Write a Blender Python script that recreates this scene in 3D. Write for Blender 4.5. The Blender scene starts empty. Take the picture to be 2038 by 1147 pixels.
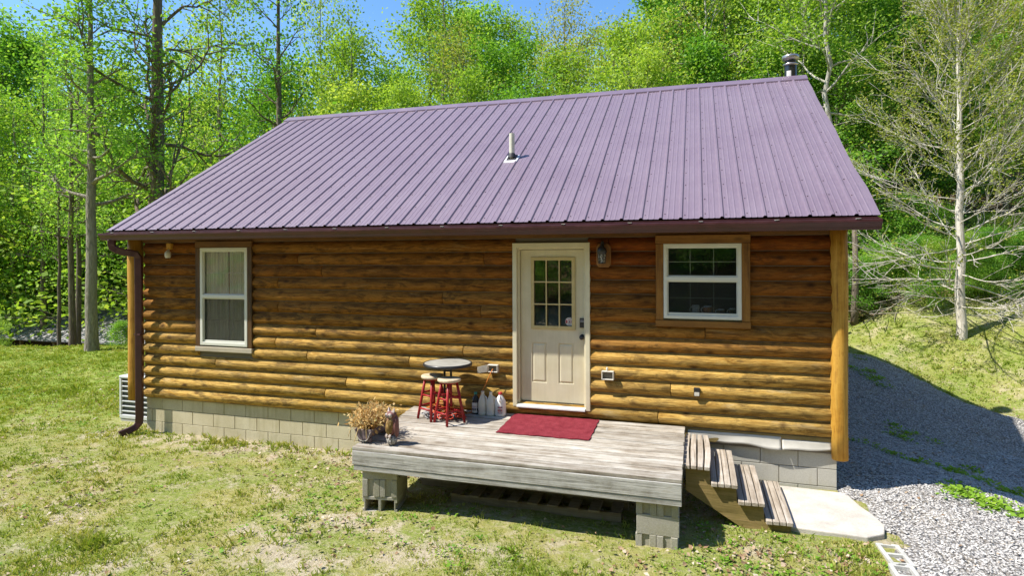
import bpy, bmesh, math, random
import numpy as np
from mathutils import Vector, Matrix
PI = math.pi
sc = bpy.context.scene
col = sc.collection
# ------------------------------------------------------------------ camera
CAM = np.array([2.2971, -7.6076, 1.9388]); YAW = -.2959; ROLL = -.0037; FPX = 1200.107
FW = np.array([math.sin(YAW), math.cos(YAW), 0]); RT = np.array([math.cos(YAW), -math.sin(YAW), 0]); UP = np.array([0, 0, 1.])
cd = bpy.data.cameras.new('camera'); cam = bpy.data.objects.new('camera', cd); col.objects.link(cam)
cd.sensor_width = 36; cd.lens = 36 * FPX / 2038; cd.shift_y = -64.07 / 2038; cd.clip_start = .05; cd.clip_end = 900
r2 = RT * math.cos(ROLL) + UP * math.sin(ROLL); u2 = -RT * math.sin(ROLL) + UP * math.cos(ROLL)
m = Matrix.Identity(4)
for i in range(3):
    m[i][0] = r2[i]; m[i][1] = u2[i]; m[i][2] = -FW[i]; m[i][3] = CAM[i]
cam.matrix_world = m
sc.camera = cam
# ------------------------------------------------------------------ light
SUN = Vector((.615, .32, -1)).normalized()
elev = math.asin(-SUN.z); azim = math.atan2(-SUN.x, -SUN.y)
w = bpy.data.worlds.new('World'); sc.world = w; w.use_nodes = True
wn = w.node_tree; wn.nodes.clear()
sky = wn.nodes.new('ShaderNodeTexSky'); sky.sky_type = 'NISHITA'; sky.sun_disc = False
sky.sun_elevation = elev; sky.sun_rotation = azim; sky.altitude = 300; sky.air_density = 1.0; sky.dust_density = .3; sky.ozone_density = 2.2
bg = wn.nodes.new('ShaderNodeBackground'); bg.inputs[1].default_value = .148
wo = wn.nodes.new('ShaderNodeOutputWorld')
hs = wn.nodes.new('ShaderNodeHueSaturation'); hs.inputs['Saturation'].default_value = 1.2; hs.inputs['Value'].default_value = 1.0
wn.links.new(sky.outputs[0], hs.inputs['Color']); wn.links.new(hs.outputs[0], bg.inputs[0]); wn.links.new(bg.outputs[0], wo.inputs[0])
sl = bpy.data.lights.new('sun', 'SUN'); sl.energy = 4.7; sl.angle = R_ = math.radians(.53); sl.color = (1, .95, .86)
so = bpy.data.objects.new('sun', sl); col.objects.link(so); so.location = (-20, -15, 40)
so.rotation_euler = SUN.to_track_quat('-Z', 'Y').to_euler()
sc.view_settings.view_transform = 'Standard'; sc.view_settings.look = 'None'
sc.view_settings.exposure = .76; sc.view_settings.gamma = 1
sc.cycles.caustics_reflective = False; sc.cycles.caustics_refractive = False; sc.cycles.max_bounces = 8; sc.cycles.transparent_max_bounces = 16

# ------------------------------------------------------------------ node helpers
class Mat:
    def __init__(s, name):
        s.m = bpy.data.materials.new(name); s.m.use_nodes = True
        s.t = s.m.node_tree; s.t.nodes.clear()
        s.out = s.t.nodes.new('ShaderNodeOutputMaterial')
    def n(s, typ, ins=None, **kw):
        nd = s.t.nodes.new('ShaderNode' + typ)
        for k, v in kw.items(): setattr(nd, k, v)
        for k, v in (ins or {}).items(): s.put(nd, k, v)
        return nd
    def put(s, nd, k, v):
        if isinstance(v, bpy.types.NodeSocket): s.t.links.new(v, nd.inputs[k])
        else:
            if isinstance(v, tuple) and len(v) == 3 and nd.inputs[k].type == 'RGBA': v = (*v, 1)
            nd.inputs[k].default_value = v
    def pos(s, scale=(1, 1, 1), loc=(0, 0, 0), rot=(0, 0, 0), kind='Object'):
        tc = s.n('TexCoord')
        return s.n('Mapping', {0: tc.outputs[kind], 'Location': loc, 'Rotation': rot, 'Scale': scale}).outputs[0]
    def noise(s, vec, scale, detail=4, rough=.55, dist=0, col=False):
        nd = s.n('TexNoise', {'Vector': vec, 'Scale': scale, 'Detail': detail, 'Roughness': rough, 'Distortion': dist})
        return nd.outputs[1 if col else 0]
    def vor(s, vec, scale, feat='F1', out=0, rnd=1):
        nd = s.n('TexVoronoi', {'Vector': vec, 'Scale': scale, 'Randomness': rnd}, feature=feat)
        return nd.outputs[out]
    def ramp(s, fac, stops, interp='LINEAR'):
        nd = s.n('ValToRGB', {0: fac}); r = nd.color_ramp; r.interpolation = interp
        while len(r.elements) < len(stops): r.elements.new(.5)
        for e, (p, c) in zip(r.elements, stops):
            e.position = p
            if not isinstance(c, tuple): c = (c, c, c)
            e.color = (*c, 1)
        return nd.outputs[0]
    def mix(s, fac, a, b, blend='MIX'):
        nd = s.n('Mix', data_type='RGBA', blend_type=blend)
        s.put(nd, 0, fac); s.put(nd, 6, a); s.put(nd, 7, b)
        return nd.outputs[2]
    def math(s, op, a, b=0, clamp=False):
        nd = s.n('Math', {0: a, 1: b}, operation=op); nd.use_clamp = clamp
        return nd.outputs[0]
    def attr(s, name, out=2):
        return s.n('Attribute', attribute_name=name).outputs[out]
    def bump(s, h, strength=.3, dist=.01, normal=None):
        ins = {'Height': h, 'Strength': strength, 'Distance': dist}
        if normal is not None: ins['Normal'] = normal
        return s.n('Bump', ins).outputs[0]
    def pbr(s, color, rough=.6, normal=None, spec=.5, metal=0, coat=0, **kw):
        b = s.n('BsdfPrincipled', {'Base Color': color, 'Roughness': rough, 'Specular IOR Level': spec, 'Metallic': metal, 'Coat Weight': coat})
        for k, v in kw.items(): s.put(b, k.replace('_', ' '), v)
        if normal is not None: s.put(b, 'Normal', normal)
        s.t.links.new(b.outputs[0], s.out.inputs[0]); return s.m
    def sh(s, shader): s.t.links.new(shader, s.out.inputs[0]); return s.m

def simple(name, c, rough=.5, var=.15, scale=14, spec=.5, metal=0, bump=.0, coat=0):
    a = Mat(name); p = a.pos()
    f = a.noise(p, scale, 5, .6)
    cc = a.ramp(f, [(.3, tuple(x * (1 - var) for x in c)), (.7, tuple(min(1, x * (1 + var)) for x in c))])
    nr = a.bump(f, bump, .01) if bump else None
    return a.pbr(cc, a.ramp(f, [(.3, max(0, rough - .08)), (.7, min(1, rough + .08))]), nr, spec, metal, coat)

# --- log siding: amber stain, streaks along the grain, knots, grey weathering; one random value per log
def mk_log():
    a = Mat('log_siding_stain'); rnd = a.attr('piece')
    off = a.n('CombineXYZ', {0: a.math('MULTIPLY', rnd, 37.), 1: a.math('MULTIPLY', rnd, 11.)}).outputs[0]
    tc = a.n('TexCoord').outputs['Object']
    v = a.n('VectorMath', {0: tc, 1: off}, operation='ADD').outputs[0]
    g = a.n('Mapping', {0: v, 'Scale': (1.15, 7, 9)}).outputs[0]
    st = a.noise(g, 2.2, 9, .72, 1.3)
    fine = a.noise(a.n('Mapping', {0: v, 'Scale': (1.5, 40, 40)}).outputs[0], 2.5, 5, .65, .3)
    hair = a.noise(a.n('Mapping', {0: v, 'Scale': (3., 90, 90)}).outputs[0], 2.0, 3, .6, .2)
    blot = a.noise(a.n('Mapping', {0: v, 'Scale': (1.5, 4., 5.5)}).outputs[0], 1.7, 9, .76, 1.1)
    c = a.ramp(st, [(.28, (.26, .125, .018)), (.42, (.47, .27, .055)), (.55, (.66, .43, .12)), (.66, (.56, .34, .075)), (.8, (.36, .18, .03))])
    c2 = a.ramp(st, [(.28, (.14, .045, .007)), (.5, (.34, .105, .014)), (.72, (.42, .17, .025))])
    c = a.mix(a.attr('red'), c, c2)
    c = a.mix(a.math('MULTIPLY', a.ramp(fine, [(.36, 1), (.55, 0)]), .65), c, a.mix(1, c, (.45, .38, .30), 'MULTIPLY'))
    c = a.mix(a.ramp(hair, [(.33, .8), (.42, 0)]), c, a.mix(1, c, (.32, .26, .2), 'MULTIPLY'))
    wz = a.ramp(blot, [(.48, 0), (.57, 1)])
    wf = a.math('MULTIPLY', wz, a.ramp(fine, [(.3, 1), (.7, .35)]))
    wf = a.math('MULTIPLY', wf, a.attr('wear'))
    c = a.mix(wf, c, (.062, .040, .016))
    # pale silvered patches
    pw = a.noise(a.n('Mapping', {0: v, 'Scale': (1.1, 4, 7)}).outputs[0], 1.3, 6, .7, .6)
    c = a.mix(a.math('MULTIPLY', a.ramp(pw, [(.58, 0), (.72, 1)]), a.math('MULTIPLY', a.attr('wear'), .55)), c, (.60, .50, .30))
    # knots
    kv = a.n('Mapping', {0: v, 'Scale': (3.0, 1, 5.2)}).outputs[0]
    kd = a.vor(kv, 1.15)
    kf = a.math('MULTIPLY', a.ramp(kd, [(.06, 1), (.13, .6), (.24, 0)]), a.ramp(a.noise(v, 1.1, 2), [(.40, 0), (.46, 1)]))
    c = a.mix(a.math('MULTIPLY', kf, .9), c, (.07, .032, .010))
    # nail heads
    c = a.mix(a.math('MULTIPLY', a.math('SUBTRACT', rnd, .45), .55, True), c, (.13, .075, .022))
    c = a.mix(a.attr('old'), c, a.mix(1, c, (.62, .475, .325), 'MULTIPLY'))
    h = a.math('ADD', a.math('MULTIPLY', fine, .6), a.math('ADD', a.math('MULTIPLY', st, 1.2), a.math('MULTIPLY', hair, .4)))
    return a.pbr(c, a.ramp(fine, [(.3, .65), (.7, .85)]), a.bump(h, .75, .016), .15)
def mk_timber(name, cols, axis='x', rough=.6, sc=1., knots=.6, crack=.3, spec=.3, vary=.3):
    a = Mat(name)
    s = {'x': (.5, 9, 9), 'y': (9, .5, 9), 'z': (9, 9, .5)}[axis]
    s2 = {'x': (1.2, 60, 60), 'y': (60, 1.2, 60), 'z': (60, 60, 1.2)}[axis]
    pc = a.attr('piece'); tc = a.n('TexCoord').outputs['Object']
    off = a.n('CombineXYZ', {0: a.math('MULTIPLY', pc, 31.), 1: a.math('MULTIPLY', pc, 17.), 2: a.math('MULTIPLY', pc, 7.)}).outputs[0]
    v = a.n('VectorMath', {0: tc, 1: off}, operation='ADD').outputs[0]
    st = a.noise(a.n('Mapping', {0: v, 'Scale': s}).outputs[0], 2. * sc, 7, .65, .8)
    fine = a.noise(a.n('Mapping', {0: v, 'Scale': s2}).outputs[0], 1.6 * sc, 4, .6, .4)
    bl = a.noise(v, 3.1, 7, .72)
    n = len(cols)
    c = a.ramp(a.math('ADD', a.math('MULTIPLY', st, .6), a.math('MULTIPLY', bl, .4)), [(.36 + .28 * i / (n - 1), x) for i, x in enumerate(cols)])
    cr = a.math('MULTIPLY', a.ramp(fine, [(.3, 1), (.43, 0)]), crack)
    c = a.mix(cr, c, tuple(x * .25 for x in cols[0]))
    if knots:
        kd = a.vor(a.n('Mapping', {0: v, 'Scale': tuple(1.4 if q < 1 else 3.5 for q in s)}).outputs[0], 1.1)
        c = a.mix(a.math('MULTIPLY', a.ramp(kd, [(.05, 1), (.13, 0)]), knots), c, tuple(x * .28 for x in cols[0]))
    c = a.mix(vary, c, a.ramp(pc, [(0, .5), (1, 1.0)]), 'MULTIPLY')
    return a.pbr(c, rough, a.bump(a.math('ADD', st, fine), .4, .008), spec)
def mk_block(name, base, tint=(1, 1, 1), moss=0.):
    a = Mat(name); p = a.pos()
    f = a.noise(p, 70, 3, .7); g = a.noise(p, 5, 6, .6); pit = a.noise(p, 160, 2, .5)
    c = a.ramp(g, [(.3, tuple(x * .78 for x in base)), (.7, tuple(x * 1.12 for x in base))])
    c = a.mix(.5, c, a.ramp(f, [(.35, .62), (.65, 1.0)]), 'MULTIPLY')
    if moss:
        c = a.mix(a.math('MULTIPLY', a.ramp(a.noise(p, 2.6, 5, .65), [(.45, 0), (.62, 1)]), moss), c, (.13, .12, .03))
    h = a.math('ADD', f, a.math('MULTIPLY', pit, .7))
    return a.pbr(c, .9, a.bump(h, .5, .006), .2)
def mk_wallblock():
    a = Mat('painted_block_wall'); p = a.pos()
    tc = a.n('TexCoord').outputs['Object']; sp = a.n('SeparateXYZ', {0: tc})
    f = a.noise(p, 90, 3, .7); g = a.noise(p, 2.2, 6, .6)
    c = a.ramp(g, [(.3, (.52, .455, .29)), (.7, (.65, .585, .41))])
    c = a.mix(.45, c, a.ramp(f, [(.35, .7), (.65, 1.0)]), 'MULTIPLY')
    gx = a.ramp(a.math('ADD', a.math('MULTIPLY', sp.outputs[0], .1), .5), [(.55, 0), (.7, 1)])
    c = a.mix(gx, c, a.mix(.4, (.50, .48, .42), a.ramp(f, [(.35, .6), (.65, 1.0)]), 'MULTIPLY'))
    sof = a.ramp(a.math('ADD', sp.outputs[2], a.math('MULTIPLY', g, .25)), [(0, 0), (.01, 0)])
    low = a.ramp(a.math('ADD', a.math('MULTIPLY', sp.outputs[2], -1.), a.math('MULTIPLY', g, .3)), [(.74, 0), (.98, .8)])
    c = a.mix(a.ramp(a.noise(a.pos((5, 5, .7)), 1.5, 6, .7), [(.52, 0), (.68, .45)]), c, (.34, .29, .16))
    c = a.mix(low, c, (.30, .24, .14))
    return a.pbr(c, .85, a.bump(f, .35, .005), .2)
def mk_roof():
    a = Mat('burgundy_painted_steel'); p = a.pos()
    g = a.noise(p, 1.1, 5, .6); f = a.noise(a.pos((6, 1, 1)), 9, 5, .6); sp = a.vor(a.pos(), 9)
    c = a.ramp(g, [(.3, (.172, .122, .160)), (.7, (.205, .152, .192))])
    c = a.mix(a.ramp(f, [(.45, 0), (.8, .3)]), c, (.25, .20, .24))
    c = a.mix(a.ramp(a.noise(a.pos((3.2, .35, .35)), 1.6, 5, .65), [(.5, 0), (.72, .25)]), c, (.235, .19, .222))
    c = a.mix(a.ramp(a.noise(a.pos((1.4, .5, .5)), 1.1, 4, .6), [(.58, 0), (.78, .3)]), c, (.135, .08, .11))
    c = a.mix(a.ramp(a.noise(p, 2.7, 6, .7), [(.68, 0), (.8, .5)]), c, (.22, .10, .14))
    c = a.mix(a.ramp(sp, [(.018, .8), (.035, 0)]), c, (.42, .36, .22))
    return a.pbr(c, a.ramp(f, [(.3, .36), (.7, .5)]), a.bump(a.noise(p, 3, 3), .05, .02), .6)
def mk_bark(name, dark, light, sx=9, sz=1.6):
    a = Mat(name); p = a.pos((1, 1, sz / sx))
    f = a.noise(p, sx, 6, .7, 1.2); v = a.vor(p, sx * 1.3, 'F1'); bl = a.noise(a.pos(), 1.3, 4, .6)
    c = a.ramp(f, [(.32, dark), (.66, light)])
    c = a.mix(a.ramp(bl, [(.45, 0), (.65, .55)]), c, tuple(.5 * (x + y) * 1.15 for x, y in zip(dark, light)))
    return a.pbr(c, .95, a.bump(a.math('ADD', f, a.math('MULTIPLY', v, -.6)), .8, .04), .1)
def mk_leaf(name, c0, c1, c2, trans=.5):
    a = Mat(name); t = a.attr('tint')
    rnd = a.n('ObjectInfo').outputs['Random']
    f = a.math('ADD', a.math('MULTIPLY', t, .6), a.math('MULTIPLY', rnd, .4))
    c = a.ramp(f, [(.1, c0), (.5, c1), (.9, c2)])
    d = a.n('BsdfDiffuse', {0: c}); tr = a.n('BsdfTranslucent', {0: a.mix(.5, c, (.9, 1., .25), 'MULTIPLY')})
    tr.inputs[0].default_value = (*c1, 1)
    a.t.links.new(a.mix(1, c, (1.25, 1.2, .6), 'MULTIPLY'), tr.inputs[0])
    mx = a.n('MixShader', {0: trans, 1: d.outputs[0], 2: tr.outputs[0]})
    gl = a.n('BsdfGlossy', {0: (1, 1, 1), 'Roughness': .55})
    m2 = a.n('MixShader', {0: .015, 1: mx.outputs[0], 2: gl.outputs[0]})
    return a.sh(m2.outputs[0])
def mk_glass(name, tint=.0):
    a = Mat(name)
    lw_ = a.n('LayerWeight', {0: .5}); fr5 = a.math('POWER', lw_.outputs['Facing'], 5.); fres = a.math('ADD', a.math('MULTIPLY', fr5, .9), .10)
    gl = a.n('BsdfGlossy', {0: (1, 1, 1), 'Roughness': .01, 'Normal': a.bump(a.noise(a.pos(), 2.2, 2), .02, .02)})
    tp = a.n('BsdfTransparent', {0: (.95, .965, .95)})
    return a.sh(a.n('MixShader', {0: fres, 1: tp.outputs[0], 2: gl.outputs[0]}).outputs[0])
def mk_screen():
    a = Mat('insect_screen')
    d = a.n('BsdfDiffuse', {0: (.03, .035, .03)}); tp = a.n('BsdfTransparent', {0: (1, 1, 1)})
    return a.sh(a.n('MixShader', {0: .30, 1: tp.outputs[0], 2: d.outputs[0]}).outputs[0])

LOG = mk_log()
POSTM = mk_timber('peeled_post_stain', [(.20, .085, .010), (.46, .225, .025), (.58, .32, .05), (.34, .15, .018)], 'z', .6, .9, .8, .55)
TRIMW = mk_timber('window_trim_stain', [(.07, .033, .010), (.16, .070, .015), (.21, .10, .02)], 'x', .6, 1, .6, .4)
TRIMV = mk_timber('window_trim_stain_upright', [(.035, .022, .010), (.095, .046, .014), (.13, .065, .018)], 'z', .6, 1, .6, .4)
TRIMR = mk_timber('amber_window_trim_upright', [(.11, .048, .012), (.24, .105, .02), (.31, .15, .03)], 'z', .6, 1, .6, .4)
TRIMT = mk_timber('amber_window_trim', [(.11, .048, .012), (.24, .105, .02), (.31, .15, .03)], 'x', .6, 1, .6, .4)
SILLW = mk_timber('weathered_sill', [(.30, .25, .18), (.46, .40, .30), (.55, .48, .36)], 'x', .7, 1, .7, .4)
DECKM = mk_timber('weathered_deck_boards', [(.17, .13, .09), (.37, .32, .255), (.53, .485, .415), (.66, .62, .55)], 'x', .8, 1, .7, .9, .2, .6)
FASCM = mk_timber('grey_fascia_board', [(.17, .145, .11), (.34, .325, .29), (.50, .485, .45), (.37, .33, .26)], 'x', .8, 1, .9, .8, .2)
TREADM = mk_timber('weathered_tread', [(.28, .22, .16), (.42, .36, .29), (.58, .52, .45)], 'y', .85, 1, .3, .7, .15)
STRM = mk_timber('treated_stringer', [(.16, .12, .04), (.27, .20, .075), (.38, .26, .12)], 'x', .75, 1.2, .3, .3, .2)
OLDW = mk_timber('old_grey_pallet_wood', [(.16, .12, .08), (.27, .22, .16), (.36, .30, .22)], 'x', .9, 1, .4, .5, .1)
BLOCKM = mk_block('grey_concrete_block', (.46, .43, .36), moss=.35)
BLOCK2 = mk_block('pale_concrete_block', (.55, .54, .50))
WALLB = mk_wallblock()
MORTAR = mk_block('mortar_joint', (.42, .37, .27))
SLABM = mk_block('concrete_slab', (.60, .55, .48))
ROOF = mk_roof()
RIDGE = simple('ridge_cap_steel', (.18, .13, .175), .4, .12, 3, .6)
SCREW = simple('screw_head', (.06, .035, .05), .5)
GUT = simple('burgundy_gutter_metal', (.062, .018, .022), .38, .25, 6, .5)
GUTIN = simple('gutter_inside', (.03, .02, .018), .8)
GSTRAP = simple('gutter_hanger_aluminium', (.75, .74, .74), .35, .1, 20, .6, .4)
SOFF = simple('soffit_boards', (.16, .06, .02), .7, .25, 5)
UNDER = simple('roof_edge_shadow_board', (.09, .05, .035), .8, .2, 8)
def mk_cream():
    a = Mat('cream_painted_door'); p = a.pos()
    g = a.noise(a.pos((14, 14, .8)), 2, 6, .65); d = a.noise(p, 3, 5, .6)
    c = a.ramp(d, [(.3, (.58, .515, .345)), (.7, (.665, .61, .445))])
    c = a.mix(.3, c, a.ramp(g, [(.35, .78), (.62, 1.0)]), 'MULTIPLY')
    return a.pbr(c, .5, a.bump(g, .12, .004), .4)
CREAM = mk_cream()
CREAM2 = simple('cream_brickmould_paint', (.63, .575, .405), .5, .07, 5, .4)
MUNT = simple('tan_door_lite_frame', (.50, .40, .19), .5, .1, 8, .4)
THRESH = simple('aluminium_threshold', (.72, .72, .70), .4, .08, 10, .5, .3)
VINYL = simple('white_vinyl_frame', (.64, .64, .565), .4, .04, 6, .4)
GRIDM = simple('window_grid_white', (.27, .28, .22), .5, .05, 6)
GLASS = mk_glass('window_glass'); SCREEN = mk_screen()
BLACK = simple('black_metal', (.018, .018, .02), .38, .25, 20, .5)
GLOSSB = simple('glossy_black_stovepipe', (.02, .022, .022), .14, .2, 6, .7)
STEEL = simple('stainless_steel_band', (.45, .42, .40), .3, .2, 8, .6, .8)
ROOM = simple('room_plaster', (.16, .14, .11), .9, .1, 2)
def mk_curtain():
    a = Mat('sheer_curtain'); p = a.pos((1, 1, 1))
    f = a.noise(a.pos((40, 40, 3)), 1.2, 3, .6)
    c = a.ramp(f, [(.3, (.58, .64, .48)), (.7, (.78, .82, .66))])
    d = a.n('BsdfDiffuse', {0: c}); t = a.n('BsdfTranslucent', {0: c})
    return a.sh(a.n('MixShader', {0: .3, 1: d.outputs[0], 2: t.outputs[0]}).outputs[0])
CURT = mk_curtain()
REDP = simple('red_painted_stool', (.30, .012, .014), .45, .3, 12, .4)
SEATW = mk_timber('worn_seat_wood', [(.42, .30, .17), (.60, .48, .32), (.68, .58, .43)], 'x', .6, 1.5, .2, .3)
TABTOP = simple('grey_table_top', (.33, .32, .28), .5, .18, 9, .4)
def mk_mat():
    a = Mat('red_door_mat'); p = a.pos()
    f = a.noise(p, 70, 4, .8); g = a.noise(p, 9, 6, .7)
    c = a.ramp(g, [(.3, (.25, .028, .042)), (.7, (.40, .065, .085))])
    c = a.mix(.6, c, a.ramp(f, [(.32, .3), (.66, 1.0)]), 'MULTIPLY')
    return a.pbr(c, .95, a.bump(f, 1., .02), .1)
MATM = mk_mat()
JUG = simple('translucent_white_jug', (.66, .64, .56), .35, .05, 6, .5)
JUGW = simple('white_plastic_jug', (.78, .77, .74), .35, .04, 6, .5)
REDCAP = simple('red_cap', (.42, .03, .03), .4); TEAL = simple('teal_cap', (.02, .22, .17), .4)
DARKB = simple('dark_bottle', (.02, .022, .035), .25); PAPER = simple('paper_label', (.66, .63, .60), .6)
LREDL = simple('label_red', (.40, .05, .06), .6); LDARK = simple('label_dark', (.05, .05, .10), .6)
CORDO = simple('orange_cord', (.55, .17, .02), .5, .1, 5); CORDG = simple('grey_cord', (.28, .27, .27), .5); CORDR = simple('red_cord', (.55, .05, .02), .5)
PLANTER = simple('brown_grey_planter', (.15, .11, .12), .6, .25, 14); SOIL = simple('potting_soil', (.05, .035, .022), .95, .4, 60, .1, 0, .5)
def mk_dry():
    a = Mat('dried_plant'); t = a.attr('tint')
    c = a.ramp(t, [(0, (.36, .19, .06)), (.4, (.60, .39, .15)), (.8, (.76, .59, .31)), (1, (.55, .50, .22))])
    d = a.n('BsdfDiffuse', {0: c}); tr = a.n('BsdfTranslucent', {0: c})
    return a.sh(a.n('MixShader', {0: .3, 1: d.outputs[0], 2: tr.outputs[0]}).outputs[0])
DRY = mk_dry()
OWLB = simple('owl_brown', (.20, .085, .075), .7, .4, 40, .3, 0, .4); OWLG = simple('owl_pale', (.42, .34, .30), .75, .3, 40)
def mk_owlbreast():
    a = Mat('owl_breast'); p = a.pos((1, 1, 1))
    v = a.vor(a.pos((1, 1, .6)), 42); g = a.noise(p, 9, 4)
    c = a.ramp(v, [(.15, (.42, .30, .12)), (.55, (.17, .10, .03))])
    c = a.mix(a.ramp(g, [(.45, 0), (.65, .5)]), c, (.30, .15, .03))
    return a.pbr(c, .7, a.bump(v, .5, .01), .3)
OWLBR = mk_owlbreast()
def mk_speck():
    a = Mat('speckled_stone'); p = a.pos(); v = a.noise(p, 55, 3, .7)
    return a.pbr(a.ramp(v, [(.4, (.07, .05, .04)), (.5, (.34, .31, .27)), (.62, (.62, .60, .56))]), .9, a.bump(v, .8, .02), .2)
SPECK = mk_speck()
ACG = simple('grey_ac_housing', (.60, .62, .61), .5, .06, 6, .4); ACD = simple('ac_coil_dark', (.09, .10, .085), .7, .3, 40, .3)
OUTB = simple('outlet_box_plastic', (.58, .54, .46), .5, .15, 20); LENS = simple('grey_outlet_face', (.14, .13, .11), .5)
PVC = simple('off_white_pvc', (.66, .64, .52), .45, .08, 5); RUBBER = simple('black_rubber_boot', (.02, .02, .022), .6); SEAL = simple('white_sealant', (.72, .71, .74), .6)
FLASH = simple('pale_wrap_sheet', (.58, .55, .485), .55, .1, 5, .4, 0, .1)
LWOOD = mk_timber('lantern_backboard', [(.13, .055, .02), (.25, .11, .03), (.32, .16, .05)], 'z', .6, 2, 0, .3)
def mk_lens():
    a = Mat('textured_lantern_glass'); v = a.vor(a.pos(), 60); 
    return a.pbr(a.ramp(v, [(.2, (.55, .53, .44)), (.6, (.16, .15, .12))]), .12, a.bump(v, 1, .02), .7)
LANT = mk_lens()
MUGW = simple('white_mug', (.62, .62, .58), .25); MUGO = simple('patterned_mug_print', (.45, .20, .08), .4, .6, 60); MUGB = simple('brown_mug_print', (.20, .13, .06), .4, .5, 50)
SHEDR = simple('grey_shed_roof', (.30, .29, .30), .55, .2, 2.2); SHEDW = simple('dark_shed_boards', (.035, .025, .02), .9, .4, 6)
BARKD = mk_bark('dark_ridged_bark', (.075, .058, .042), (.27, .23, .175))
BARKG = mk_bark('grey_bark', (.16, .14, .11), (.40, .36, .30), 14, 3)
BARKW = mk_bark('pale_sycamore_bark', (.26, .23, .18), (.62, .59, .52), 5, 2)
BARKB = mk_bark('bare_tree_bark', (.38, .345, .28), (.78, .73, .64), 8, 2)
LF1 = mk_leaf('leaf_spring_green', (.08, .225, .026), (.205, .43, .045), (.42, .61, .13))
LF2 = mk_leaf('leaf_yellow_green', (.14, .285, .026), (.285, .46, .052), (.50, .61, .13))
LF3 = mk_leaf('leaf_deep_green', (.065, .20, .025), (.16, .37, .038), (.35, .55, .10))
LF4 = mk_leaf('leaf_olive_bud', (.24, .29, .05), (.37, .42, .08), (.50, .50, .16))
GRASSM = mk_leaf('grass_blades', (.16, .26, .022), (.30, .39, .048), (.56, .51, .19), .3)
WEEDM = mk_leaf('broadleaf_weed', (.10, .22, .016), (.20, .36, .028), (.32, .46, .045), .3)
def mk_litter():
    a = Mat('dead_leaf'); t = a.attr('tint')
    c = a.ramp(t, [(0, (.15, .08, .036)), (.3, (.29, .185, .105)), (.7, (.40, .305, .21)), (1, (.52, .445, .345))])
    return a.pbr(c, .8, None, .2)
LITTER = mk_litter()
def mk_ground():
    a = Mat('lawn_moss_and_dirt'); p = a.pos()
    big = a.noise(p, .55, 5, .6, .3); mid = a.noise(p, 2.3, 6, .65, .4); fine = a.noise(p, 22, 5, .7); gr = a.noise(p, 90, 3, .7)
    moss = a.ramp(mid, [(.3, (.27, .27, .07)), (.5, (.36, .335, .10)), (.7, (.44, .385, .16))])
    grass = a.ramp(fine, [(.3, (.16, .21, .035)), (.7, (.34, .375, .09))])
    c = a.mix(a.ramp(a.noise(p, 1.3, 5, .6, .5), [(.42, 0), (.58, 1)]), moss, grass)
    dirt = a.ramp(fine, [(.3, (.38, .30, .20)), (.55, (.55, .46, .34)), (.75, (.70, .62, .50))])
    df = a.math('ADD', a.math('MULTIPLY', mid, .55), a.math('ADD', a.math('MULTIPLY', big, .3), a.math('MULTIPLY', fine, .22)))
    df = a.math('ADD', df, a.math('MULTIPLY', a.attr('dirt'), .24))
    c = a.mix(a.ramp(df, [(.555, 0), (.65, .9)]), c, dirt)
    lush = a.ramp(fine, [(.3, (.13, .23, .02)), (.7, (.28, .40, .045))])
    lush = a.mix(a.ramp(mid, [(.45, 0), (.65, .55)]), lush, (.42, .40, .10))
    c = a.mix(a.math('MULTIPLY', a.attr('lush'), .85), c, lush)
    straw = a.noise(a.pos((1, 1.6, 1)), 14, 6, .75, .8)
    c = a.mix(a.math('MULTIPLY', a.ramp(straw, [(.5, 0), (.62, 1)]), a.math('SUBTRACT', .75, a.math('MULTIPLY', a.attr('lush'), .45))), c, (.50, .43, .26))
    c = a.mix(.45, c, a.ramp(gr, [(.3, .5), (.65, 1.0)]), 'MULTIPLY')
    lit = a.ramp(a.noise(p, 6, 6, .75), [(.3, (.05, .032, .018)), (.5, (.15, .095, .05)), (.7, (.28, .19, .11))])
    lit = a.mix(a.ramp(a.noise(p, .8, 5, .65), [(.48, 0), (.6, .85)]), lit, (.06, .13, .016))
    c = a.mix(a.attr('forest'), c, lit)
    h = a.math('ADD', a.math('MULTIPLY', fine, 1.), a.math('MULTIPLY', gr, .5))
    return a.pbr(c, .95, a.bump(h, .8, .04), .1)
GROUND = mk_ground()
def mk_gravel():
    a = Mat('crushed_limestone'); p = a.pos()
    v = a.n('TexVoronoi', {'Vector': p, 'Scale': 34.}); v2 = a.n('TexVoronoi', {'Vector': p, 'Scale': 19.})
    sp = a.n('SeparateColor', {0: v.outputs[1]}).outputs[0]
    c = a.ramp(sp, [(0, (.23, .22, .21)), (.35, (.37, .355, .34)), (.7, (.485, .47, .45)), (1, (.60, .58, .545))])
    c = a.mix(a.ramp(v.outputs[0], [(.35, 0), (.62, .85)]), c, (.14, .125, .11))
    c = a.mix(a.math('MULTIPLY', a.ramp(a.noise(p, 1.4, 5, .7), [(.52, 0), (.7, 1)]), .5), c, (.30, .25, .18))
    h = a.math('ADD', a.math('MULTIPLY', v.outputs[0], -1.), a.math('MULTIPLY', v2.outputs[0], -.6))
    return a.pbr(c, .9, a.bump(h, 1., .03), .2)
GRAVEL = mk_gravel()
def mk_stone():
    a = Mat('loose_stone'); t = a.attr('tint')
    c = a.ramp(t, [(0, (.25, .235, .225)), (.3, (.36, .34, .325)), (.7, (.47, .45, .43)), (1, (.60, .58, .54))])
    return a.pbr(c, .85, None, .25)
STONE = mk_stone()

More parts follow.
